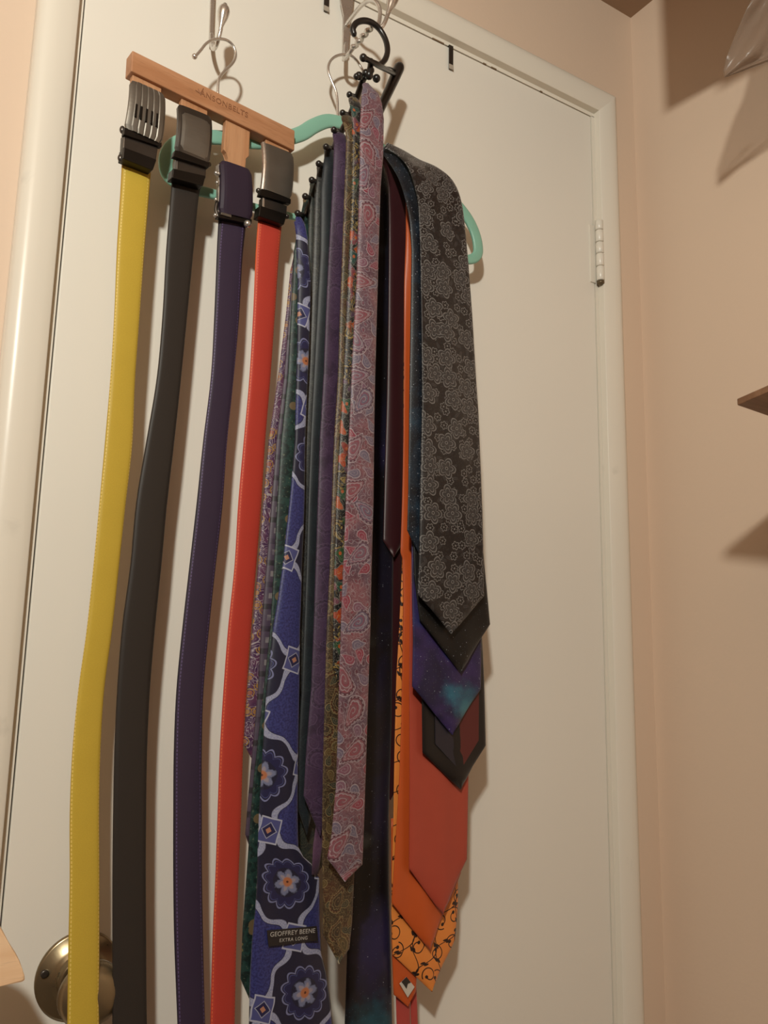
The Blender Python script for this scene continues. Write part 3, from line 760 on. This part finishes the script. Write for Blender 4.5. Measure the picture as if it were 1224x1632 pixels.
def m_space(name, ramp, stars=.35, sc=.22, seed=0.0, blob=None, blobs=None):
    s = Sh(name); u, v = s.uv(); u1 = u + 20 + seed*13; v1 = v + seed*7
    n = s.noise(u1, v1, sc, 4, dist=.6)
    col = s.ramp(n, ramp)
    if blobs:
        for (bu, bv, bs, bc, am) in blobs:
            dx = u - bu; dy = v - bv; g = s.ss(1.0, 0.0, ((dx*dx + dy*dy).sqrt()/bs) + (s.noise(u1, v1, .9, 4) - .5)*.9)
            col = s.mix(g*am, col, bc)
    for k_, (sc2, th_2, rr2) in enumerate(((3.2, .055, .55), (1.1, .05, .5))):
        d, lx, ly, a, b, c = s.voro(u1 + k_*9, v1, sc2, 1.0)
        col = s.mix(s.ss(th_2*1.4, th_2*.6, d)*a.gt(1 - stars)*.85, col, srgb(190, 196, 210))
    return silk(s, col, .4, .15, u, v)
K = srgb(20, 17, 20)
T['space_black'] = m_space('black_galaxy_silk', [(0, K), (.46, srgb(22, 18, 24)), (.62, srgb(30, 28, 52)), (.78, srgb(50, 40, 80))], .12, .12, 1,
    blobs=[(0.3, -101, 5.0, srgb(40, 110, 130), .8), (.8, -92, 5.0, srgb(52, 44, 92), .8), (-.8, -81.5, 1.1, srgb(104, 116, 124), .8), (-.8, -60.5, 1.2, srgb(66, 74, 84), .8), (.2, -14, 1.0, srgb(64, 70, 88), .7)])
T['starry'] = m_space('starry_navy_silk', [(0, srgb(20, 20, 26)), (.5, srgb(22, 26, 36)), (.62, srgb(30, 46, 62)), (.78, srgb(46, 76, 96))], .8, .3, 2)
T['sparkle'] = m_space('black_silver_speckled_silk', [(0, srgb(22, 19, 18)), (1, srgb(28, 25, 24))], .22, .3, 3)
T['galaxy'] = m_space('violet_blue_galaxy_silk', [(0, srgb(22, 18, 30)), (.40, srgb(44, 36, 78)), (.55, srgb(66, 48, 104)), (.70, srgb(52, 60, 120))], .35, .22, 4,
    blobs=[(2.7, -60.0, 1.9, srgb(130, 200, 206), 1.0), (2.2, -59.0, 3.0, srgb(60, 130, 150), .8), (.3, -58.0, 1.9, srgb(60, 130, 156), .9)])
def m_plain(name, c, rough=.34, rib=0.0):
    s = Sh(name); u, v = s.uv()
    col = s.mix(s.noise(u, v, .5, 3), tuple(q*.88 for q in c[:3])+(1,), c)
    s.bump(((u*.8 + v)*70).sin()*.4 + s.noise(u, v, 15, 2), .2, .0003)
    return s.done(col, rough, 0, .4, .15)
T['maroon'] = m_plain('dark_maroon_satin', srgb(56, 24, 28))
T['orange'] = m_plain('burnt_orange_satin', srgb(196, 86, 36))
T['rust'] = m_plain('rust_red_satin', srgb(174, 72, 54))
T['redtail'] = m_plain('rose_red_satin', srgb(178, 70, 64))
def m_vine():
    s = Sh('orange_silk_with_black_vines'); u, v = s.uv(); u1 = u + 9
    col = s.mix(s.noise(u, v, .4, 2), srgb(226, 132, 58), srgb(240, 148, 70)); bk_ = srgb(38, 24, 22)
    ang = .5
    ru, rv = rot(u1, v, ang)
    for off in (0.0, 3.4):
        q = ru - (rv*1.15 + off).sin()*.9; m = ((q/3.4 + off*.15).fract() - .5)*3.4
        col = s.mix(band(s, m, 0.0, .085, .6), col, bk_)
        lf = ((m.abs() - .22)*(m.abs() - .22)*1.2 + (((rv/2.3 + off).fract() - .5)*2.3)*(((rv/2.3 + off).fract() - .5)*2.3)*.8).sqrt()
        col = s.mix(s.ss(.21, .17, lf), col, bk_)
    d, lx, ly, a, b, c = s.voro(u1, v, .40, .6); x, y = rot(lx, ly, a*TAU); th = y.atan2(x)
    sr = d - ((th/TAU) + .5)*.20
    col = s.mix(band(s, sr, .16, .030, .6)*d.lt(.42), col, bk_); ex = x + .16
    col = s.mix(s.ss(.085, .065, (ex*ex + y*y).sqrt()), col, bk_)
    return silk(s, col, .36, .15, u, v, gain=.92)
T['vine'] = m_vine()
def m_split():
    s = Sh('navy_and_maroon_panelled_silk'); u, v = s.uv()
    d = u + (v + 51.0)*0.02
    col = s.mix(s.ss(.15, .25, d + .1), srgb(38, 34, 44), srgb(78, 32, 32))
    return silk(s, col, .42, .15, u, v)
T['split'] = m_split()
T['blackedge'] = m_plain('black_tie_border_silk', srgb(26, 21, 20))

# ---------------------------------------------------------------- the ties on the pegs
def interp(pts, py): return float(np.interp(py, [p[1] for p in pts], [p[0] for p in pts]))
PINKR = [(608, 150), (612, 190), (611, 250), (607, 300), (604, 400), (601, 500), (598, 600), (596, 700), (595, 800), (592, 900), (590, 1000), (587, 1100), (584, 1200), (581, 1300), (578, 1378)]
def ripple(ph, amp=.0008, k=150.0): return lambda u, z: amp*math.sin(u*k + ph + z*9) 
def tie_from(key, label, L_, R_, y, name='necktie', tail=True, th=.0030, ytop=.010, group='ties on the black peg hanger', ph=0.0, amp=.0006, tailpx=None, parent=None):
    t = thing(name, label, 'necktie', group=group)
    x0, y0_ = L_[0]; L_ = [(x0 + 7, y0_ - 4), (x0 + 3.5, y0_ - 1), (x0 + 1.5, y0_ + 3), (x0 + .5, y0_ + 9)] + list(L_[1:])
    loft('blade', band_rows(L_, R_, y, ytop=ytop), th, T[key], t, 11, crown=.0012, yfun=ripple(ph, amp))
    if tail:
        Lt = []; Rt = []
        y0 = L_[0][1]; y1 = L_[-1][1] if tailpx is None else tailpx
        y1 = y0 + (y1 - y0)*.78
        for k_ in range(9):
            py = y0 + (y1-y0)*k_/8; a = interp(L_, py); b = min(interp(R_, py), a + 46); b = max(b - 3, a + 8)
            Lt.append((a + 5, py)); Rt.append((b, py))
        Lt.append(((Lt[-1][0] + Rt[-1][0])/2, y1 + 16)); Rt.append(Lt[-1])
        loft('tail', band_rows(Lt, Rt, y + .0042, .03, ytop=ytop), .0018, T[key], t, 7)
    return t
def rightof(L_, w0, w1, top, bot, lim=4):
    """hidden right edge: some way right of the left edge, still behind the pink tie"""
    out = []
    for k_ in range(14):
        py = top + (bot - top)*k_/13
        out.append((min(interp(L_, py) + w0 + (w1 - w0)*k_/13, interp(PINKR, py) - lim), py))
    return out
# 1 pink paisley, in front
Lp = [(580, 128), (576, 150), (573, 200), (573, 260), (571, 330), (568, 447), (562, 560), (557, 680), (552, 780), (548, 880), (544, 960), (541, 1050), (538, 1150), (535, 1250), (528, 1330), (521, 1368), (549, 1405)]
Rp = [(596, 128), (607, 146), (612, 190), (611, 250), (607, 300), (604, 400), (601, 500), (598, 600), (596, 700), (595, 800), (592, 900), (590, 1000), (587, 1100), (584, 1200), (581, 1300), (578, 1378), (549, 1405)]
tie_from('pink', 'pink and mauve paisley silk tie, foremost on the peg hanger', Lp, Rp, -.140, ph=.4)
Lp = [(558, 150), (561, 200), (560, 300), (556, 400), (551, 500), (547, 600), (541, 700), (536, 800), (533, 900), (531, 1000), (530, 1060), (548, 1120)]
tie_from('multi', 'narrow glimpse of black tie with orange and green flowers beside pink paisley tie', Lp, rightof(Lp, 20, 40, 150, 1060) + [(548, 1120)], -.132, ph=1)
Lp = [(547, 179), (552, 220), (549, 300), (545, 400), (541, 500), (538, 600), (532, 700), (529, 800), (526, 900), (521, 1000), (518, 1100), (515, 1200), (513, 1300), (513, 1400), (514, 1490), (540, 1536)]
Rb = rightof(Lp, 22, 48, 182, 1330)[:-1] + [(566, 1340), (564, 1400), (561, 1470), (557, 1512), (540, 1536)]
tie_from('brown', 'brown and gold paisley tie whose tip shows beneath the pink paisley tie', Lp, Rb, -.124, ph=2)
Lp = [(533, 206), (532, 250), (530, 300), (527, 350), (524, 400), (519, 500), (515, 600), (509, 700), (506, 800), (503, 900), (500, 1000), (496, 1100), (488, 1200), (484, 1268), (510, 1332)]
pt_ = tie_from('purple', 'deep purple tone-on-tone paisley tie between the brown and blue ties', Lp, rightof(Lp, 24, 46, 209, 1262) + [(510, 1332)], -.116, tail=False, ph=3)
loft('tail', band_rows([(511, 1180), (510, 1232), (506, 1297), (499, 1346), (496.5, 1394)], [(519, 1180), (517, 1232), (515.5, 1297), (514, 1346), (507, 1398)], -.1115, .02), .0018, T['stripe_purple'], pt_, 7)
Lb = [(475, 339), (472, 350), (473, 400), (475, 450), (474, 550), (472, 620), (470, 700), (462, 790), (455, 850), (450, 900), (443, 950), (435, 1000), (430, 1050), (425, 1100), (419, 1200), (413, 1300), (409, 1400), (406, 1450), (401, 1500), (398, 1560), (397, 1632), (396, 1700), (394, 1790), (463, 1850)]
Rb = [(486, 341), (488, 352), (491, 400), (495, 450), (493, 550), (490, 620), (487, 700), (486, 800), (484, 860), (482, 900), (481, 950), (479, 1000), (478, 1100), (476, 1200), (475, 1300), (476, 1350), (484, 1366), (497, 1377), (510, 1400), (511, 1470), (513, 1520), (521, 1552), (528, 1600), (531, 1640), (533, 1700), (534, 1800), (463, 1850)]
bt = tie_from('blue', 'royal blue tie with pale tile pattern and a black maker label', Lb, Rb, -.108, ph=4, tail=False, amp=.0010)
# the maker's label across it
LABY = -.1128
lab = [P(*c, LABY) for c in ((425.5, 1483), (505, 1476), (507, 1499), (428, 1509))]
bm = bmesh.new(); bm_prism(bm, lab, (0, -1, 0), .0008, .0002)
lo_ = from_bm('maker_label', bm, simple('black_label_satin', srgb(34, 28, 28), .5), bt); lo_['label'] = 'black woven label with pale lettering'
M_LET = simple('pale_label_thread', srgb(168, 162, 156), .6)
e1 = lab[1] - lab[0]; e1 /= np.linalg.norm(e1); ez = np.array([0, 0, 1.]) - e1*e1[2]
text_mesh('lettering', 'GEOFFREY BEENE', .0056, P(467, 1486.5, LABY - .0003), e1, ez, M_LET, lo_, spacing=1.06, depth=.00015)
text_mesh('lettering', 'EXTRA LONG', .0042, P(468, 1497, LABY - .0003), e1, ez, M_LET, lo_, spacing=1.15, depth=.00015)
Lp = [(519, 233), (515, 262), (511, 300), (510, 400), (505, 500), (500, 600), (495, 700), (491, 800), (488, 900), (484, 1000), (480, 1100), (474, 1200), (470, 1275), (488, 1330)]
tie_from('navyteal', 'very dark teal silk tie just left of the purple paisley tie', Lp, rightof(Lp, 22, 34, 236, 1270) + [(488, 1330)], -.100, ph=5)
Lp = [(507, 260), (503, 290), (501, 310), (498, 400), (495, 500), (491, 600), (487, 700), (483, 800), (480, 900), (476, 1000), (474, 1080), (492, 1150)]
tie_from('silver', 'dark tie with fine silver figures, seen as a thin sliver between dark ties', Lp, rightof(Lp, 22, 36, 263, 1080) + [(492, 1150)], -.092, ph=6)
Lp = [(496, 286), (492, 310), (490, 400), (486, 500), (483, 600), (480, 700), (476, 800), (473, 900), (471, 1000), (470, 1200), (469, 1300), (468, 1370), (492, 1412)]
Rp = rightof(Lp, 22, 40, 289, 1240)[:-1] + [(513, 1260), (517, 1330), (519, 1375), (492, 1412)]
tie_from('olive', 'dark green and beige tie showing under the purple tie tip, right of blue tie', Lp, Rp, -.084, ph=7)
Lp = [(485, 312), (478, 345), (468, 400), (463, 500), (458, 600), (448, 700), (442, 800), (437, 900), (431, 1000), (420, 1100), (412, 1170), (404, 1240), (399, 1300), (392, 1400), (386, 1480), (383, 1560), (403, 1606)]
Rp = [(a + 24 + 22*min(1, (b-315)/600), b) for a, b in Lp[:-2]] + [(452, 1560), (403, 1606)]
tie_from('medal', 'dark green tie with ochre round medallions, left of blue tile tie', Lp, Rp, -.076, ph=8)
Lp = [(474, 372), (466, 420), (460, 500), (452, 600), (440, 700), (432, 800), (424, 900), (416, 1000), (411, 1100), (402, 1200), (395, 1280), (391, 1330), (408, 1380)]
tie_from('check', 'mauve tie with small grey checks between red belt and green tie', Lp, [(a + 26, b) for a, b in Lp[:-1]] + [(408, 1380)], -.068, ph=9)
Lp = [(470, 396), (463, 430), (456, 500), (443, 600), (428, 700), (419, 800), (411, 900), (402, 1000), (394, 1100), (390, 1160), (388, 1185), (404, 1215)]
tie_from('swirl', 'purple tie with gold and white swirls, closest to the red belt', Lp, [(a + 28, b) for a, b in Lp[:-1]] + [(404, 1215)], -.060, ph=10)

# ---------------------------------------------------------------- the ties over the green hanger
G2 = 'ties draped over the mint green hanger'
Rt_ = [(622, 229), (656, 249)]
def pair_rows(pairs, n=6):
    """pairs of traced points with their distances: (lx, ly, ldist, rx, ry, rdist)"""
    A = [np.append(P(a, b, -c), P(d, e, -f)) for a, b, c, d, e, f in pairs]
    return A
def draped(key, label, arch, L_, R_, y, th=.0032, ph=0.0, group=G2, amp=.0008, tail=True):
    t = thing('necktie', label, 'necktie', group=group)
    body = band_rows(L_, R_, y)
    ar = catmull(arch, 5)[:-1] if len(arch) > 1 else arch
    rows = [(r[:3], r[3:]) for r in ar] + body
    loft('blade', rows, th, T[key], t, 13, crown=.0014, yfun=ripple(ph, amp))
    return t
def arch_from(pairs, L_, R_, y):
    b = band_rows(L_, R_, y)[0]
    return pair_rows(pairs) + [np.append(np.array(b[0]), np.array(b[1]))]
# floral jacquard, outermost
y = -.106
L_ = [(668, 345), (670, 400), (671, 524), (672, 630), (670, 750), (669, 850), (666, 947), (719.5, 1010.5)]
R_ = [(742, 377), (746, 420), (752, 500), (758, 600), (762, 655), (769, 820), (771, 900), (772, 950), (719.5, 1010.5)]
arch = arch_from([(611, 236, .060, 618, 227, .058), (630, 246, .066, 643, 239, .060), (646, 262, .082, 668, 254, .072), (656, 280, .094, 696, 267, .084), (663, 303, .102, 721, 288, .094), (667, 326, .106, 735, 322, .102)], L_, R_, y)
draped('floral', 'wide black tie with grey floral jacquard, outermost on green hanger', arch, L_, R_, y, ph=.3)
y = -.099
L_ = [(655, 400), (654, 500), (653, 600), (652, 700), (651, 780), (649, 845), (672, 890)]
R_ = [(690, 410), (692, 500), (695, 600), (698, 700), (700, 780), (702, 850), (672, 890)]
arch = arch_from([(606, 240, .050, 612, 233, .048), (618, 256, .060, 634, 246, .060), (634, 284, .080, 660, 276, .076), (645, 318, .092, 680, 318, .090), (652, 355, .098, 688, 360, .098)], L_, R_, y)
draped('starry', 'dark navy tie flecked with white stars, along the floral tie\'s left edge', arch, L_, R_, y, ph=1.3)
y = -.093
L_ = [(664, 360), (662, 500), (660, 700), (657, 850), (660, 920), (669, 988), (734, 1072)]
R_ = [(735, 380), (747, 500), (757, 655), (764, 820), (775, 935), (780.5, 995), (734, 1072)]
tie = draped('sparkle', 'black tie with tiny silver specks, tip below the floral tie', arch_from([(644, 276, .064, 656, 270, .062), (656, 306, .082, 704, 300, .078)], L_, R_, y), L_, R_, y, ph=2.2)
y = -.086
L_ = [(655, 860), (656, 950), (657.6, 1020), (656.5, 1094), (720, 1171)]
L_ = [(662, 400), (660, 600), (657, 800)] + L_
R_ = [(733, 410), (745, 600), (757, 800), (765, 950), (767, 1019), (766, 1098), (720, 1171)]
draped('galaxy', 'violet blue galaxy print tie with turquoise cloud above its tip', arch_from([(650, 330, .080, 690, 330, .080)], L_, R_, y), L_, R_, y, ph=3.1)
y = -.079
L_ = [(664, 420), (666, 700), (670, 1000), (671.5, 1122), (672.6, 1199), (733, 1258)]
R_ = [(730, 430), (752, 700), (767, 1000), (771, 1080), (773.5, 1188), (733, 1258)]
st_ = draped('blackedge', 'black bordered tie with dark navy and maroon halves, below galaxy tie', arch_from([(660, 350, .074, 690, 350, .074)], L_, R_, y), L_, R_, y, ph=4)
for key, px in (('navy_panel', [(693, 1000), (731, 1000), (731, 1217), (729, 1224), (694, 1186)]), ('maroon_panel', [(732, 1000), (764, 1000), (763, 1180), (735, 1226), (732, 1218)])):
    bm = bmesh.new(); bm_prism(bm, [P(a, b, y - .0034) for a, b in px], (0, -1, 0), .001, .0002)
    from_bm('panel', bm, m_plain(key + '_silk', srgb(40, 36, 46) if key[0] == 'n' else srgb(92, 36, 34)), st_)
y = -.072
L_ = [(662, 440), (658, 700), (655, 900), (653, 1000), (652, 1100), (652, 1250), (651, 1384), (705, 1457)]
R_ = [(725, 450), (742, 700), (748, 1000), (748, 1150), (746, 1245), (744, 1369), (705, 1457)]
draped('rust', 'rust red satin tie in front of the plain orange tie', arch_from([(656, 360, .068, 680, 360, .068)], L_, R_, y), L_, R_, y, ph=5)
y = -.065
L_ = [(645, 450), (644, 600), (642, 700), (640, 800), (638, 880), (641, 890), (643, 960), (642, 1050), (640, 1150), (636, 1232), (630, 1330), (623, 1438), (684, 1514)]
R_ = [(690, 460), (705, 700), (718, 900), (730, 1100), (739, 1250), (734, 1391), (684, 1514)]
draped('orange', 'plain burnt orange satin tie behind the rust red one', arch_from([(646, 318, .060, 652, 316, .060), (646, 380, .064, 665, 380, .064)], L_, R_, y), L_, R_, y, ph=6, amp=.0012)
y = -.058
L_ = [(645, 470), (643, 700), (640, 900), (636, 1000), (632, 1080), (629, 1200), (627, 1300), (624, 1400), (623, 1455), (625, 1521), (687, 1580)]
R_ = [(690, 480), (702, 700), (712, 900), (722, 1100), (731, 1300), (730, 1440), (725, 1497), (687, 1580)]
draped('vine', 'orange tie printed with black curling vines, longest of orange ties', arch_from([(648, 380, .0565, 662, 380, .0565)], L_, R_, y), L_, R_, y, ph=7)
y = -.053
L_ = [(618, 300), (619, 340), (619, 400), (618, 500), (616, 630), (613, 760), (611, 862), (627, 888)]
R_ = [(656, 306), (656, 400), (647, 500), (646, 630), (645, 760), (644, 862), (627, 888)]
draped('maroon', 'short dark maroon tie tail with slanted end beside the black galaxy tie', arch_from([(605, 250, .044, 618, 244, .044), (612, 268, .05, 642, 266, .05)], L_, R_, y), L_, R_, y, ph=8)
y = -.043
L_ = [(612, 350), (613, 600), (613, 900), (614, 1100), (612, 1200), (611, 1255), (622, 1275)]
R_ = [(650, 350), (648, 600), (645, 900), (640, 1100), (636, 1200), (634, 1255), (622, 1275)]
draped('maroon', 'longer dark maroon tie seen below the slanted maroon end', arch_from([(612, 275, .036, 632, 275, .036)], L_, R_, y), L_, R_, y, ph=9)
y = -.048
L_ = [(588, 300), (583, 500), (578, 700), (573, 900), (568, 1100), (563, 1300), (560, 1400), (553, 1500), (549, 1632), (546, 1720), (544, 1800), (585, 1850)]
R_ = [(621, 300), (626, 500), (626, 700), (627, 900), (626, 1020), (625, 1150), (620, 1300), (620, 1400), (622, 1500), (625, 1632), (626, 1720), (627, 1800), (585, 1850)]
draped('space_black', 'black galaxy print tie with teal glow, reaching below the frame', arch_from([(594, 244, .034, 606, 240, .034)], L_, R_, y), L_, R_, y, ph=10)
# narrow tails under the vine tie
y = -.054
vt = thing('necktie', 'small orange tie end with a white label, just under the vine tie tip', 'necktie', group=G2)
loft('tail', band_rows([(623, 1300), (624, 1500), (627, 1585), (650, 1604)], [(668, 1300), (668, 1500), (663, 1580), (650, 1604)], y), .0028, T['orange'], vt, 9)
bm = bmesh.new(); bm_prism(bm, [P(*c, y - .0035) for c in ((637, 1568), (648, 1557), (661, 1573), (650, 1590))], (0, -1, 0), .0008, .0002)
lb = from_bm('maker_label', bm, simple('white_label_satin', srgb(198, 190, 178), .5), vt)
bm = bmesh.new(); bm_prism(bm, [P(*c, y - .0040) for c in ((640, 1565), (648, 1557), (655, 1566), (650, 1568), (648, 1576), (644, 1570))], (0, -1, 0), .0004)
from_bm('label_print', bm, simple('black_label_print', srgb(46, 40, 36), .5), lb)
t2 = thing('necktie', 'rose red tie end hanging lowest below the orange ties', 'necktie', group=G2)
loft('tail', band_rows([(626, 1450), (630, 1560), (632, 1632), (633, 1680), (645, 1700)], [(650, 1450), (653, 1560), (654, 1632), (655, 1680), (645, 1700)], -.048), .0024, T['redtail'], t2, 9)
loft('tail', band_rows([(652, 1450), (653, 1560), (655, 1632), (657, 1680), (663, 1690)], [(662, 1450), (663, 1560), (666, 1632), (669, 1680), (663, 1690)], -.045), .0024, T['redtail'], t2, 9)

# ---------------------------------------------------------------- things at the frame's edges
def on_z(px, py, z): d = ray(px, py); return CAM + d*((z - CAM[2])/d[2])
zs = 1.44
c0 = on_z(1175, 646, zs); c1 = on_z(1224, 663, zs); c2 = on_z(1224, 625, zs)
d1 = (c1 - c0); d1 /= np.linalg.norm(d1); d2 = (c2 - c0); d2 /= np.linalg.norm(d2)
l1 = (XR - .002 - c0[0])/d1[0]
q = [c0, c0 + d1*l1]; far = c0 + d2*.5
q = [c0, q[1], np.array([XR-.002, far[1], zs]), far]
bm = bmesh.new(); bm_prism(bm, [p + np.array([0, 0, .007]) for p in q], (0, 0, 1), .007, .0008)
sh_ = from_bm('wall_shelf', bm, M_SHELF); recenter(sh_); tag(sh_, 'thin brown wooden shelf corner jutting from the right wall', 'shelf')
# unseen shelf and box added to shadow the wall; clear plastic bag below
cs = box_obj('added_shelf', (.56, -1.7, 2.0), (XR-.001, -.40, 2.018), M_SHELF, bev=.001); tag(cs, 'unseen overhead shelf on the right wall, added to carry the shadow box', 'shelf')
bx = thing('shadow_box', 'unseen box added on the overhead shelf to cast the wall shadow', 'box')
M_CARD = simple('cardboard', srgb(170, 132, 96), .8)
box_obj('carton', (.592, -.80, 2.0185), (.70, -.296, 2.235), M_CARD, bx, .002)
box_obj('lid', (.590, -.802, 2.215), (.702, -.294, 2.24), M_CARD, bx, .002)
def m_plastic():
    s = Sh('clear_plastic_film'); x, y_, z = s.obj()
    tr_ = s.node('ShaderNodeBsdfTransparent'); mx = s.node('ShaderNodeMixShader'); mx.inputs[0].default_value = .36
    s.bump(s.noise(x, y_, 40, 3, z), .4, .004)
    s.done(srgb(160, 140, 124), .3, 0, .5)
    s.nt.links.new(tr_.outputs[0], mx.inputs[1]); s.nt.links.new(s.b.outputs[0], mx.inputs[2]); s.nt.links.new(mx.outputs[0], s.nt.nodes['Material Output'].inputs[0])
    return s.m
BPn = np.array([-.72, -.69, 0]); BPn /= np.linalg.norm(BPn)
PB = Plane((.687, -.29, 1.89), BPn)
Lq = [(1232, -120), (1197, 0), (1184, 28), (1170, 60), (1158, 92), (1153, 112), (1154, 123)]
Rq = [(1300, -135), (1300, 0), (1300, 30), (1300, 62), (1300, 82), (1235, 97), (1161, 121)]
bm = bmesh.new(); g = []
for k_ in range(25):
    t = k_/24*6; i = min(5, int(t)); f_ = t - i
    a = np.array(Lq[i])*(1-f_) + np.array(Lq[i+1])*f_; b = np.array(Rq[i])*(1-f_) + np.array(Rq[i+1])*f_
    row = []
    for j in range(17):
        s_ = j/16; c = a*(1-s_) + b*s_
        row.append(bm.verts.new(PB.at(c[0], c[1], .006*math.sin(s_*17 + k_*.22) + .004*math.sin(k_*.5 + s_*5))))
    g.append(row)
for r1, r2 in zip(g, g[1:]):
    for j in range(16): bm.faces.new([r1[j], r1[j+1], r2[j+1], r2[j]])
pb = from_bm('plastic_bag', bm, m_plastic(), None, True); recenter(pb); tag(pb, 'clear plastic bag corner drooping at the top right', 'bag')
md = pb.modifiers.new('sol', 'SOLIDIFY'); md.thickness = .0004
# pale wooden hanger end at the lower left
LY = -.13
bm = bmesh.new(); bm_prism(bm, [P(*c, LY) for c in ((-320, 1380), (-60, 1442), (-14, 1466), (4, 1483), (18, 1510), (31, 1530), (36, 1545), (41, 1560), (38, 1566), (0, 1572), (-60, 1580), (-330, 1610))], (0, -1, 0), .016, .002)
wh = from_bm('wooden_board', bm, M_PINE); recenter(wh); tag(wh, 'pale unfinished wooden board end poking in beside the door knob', 'board')
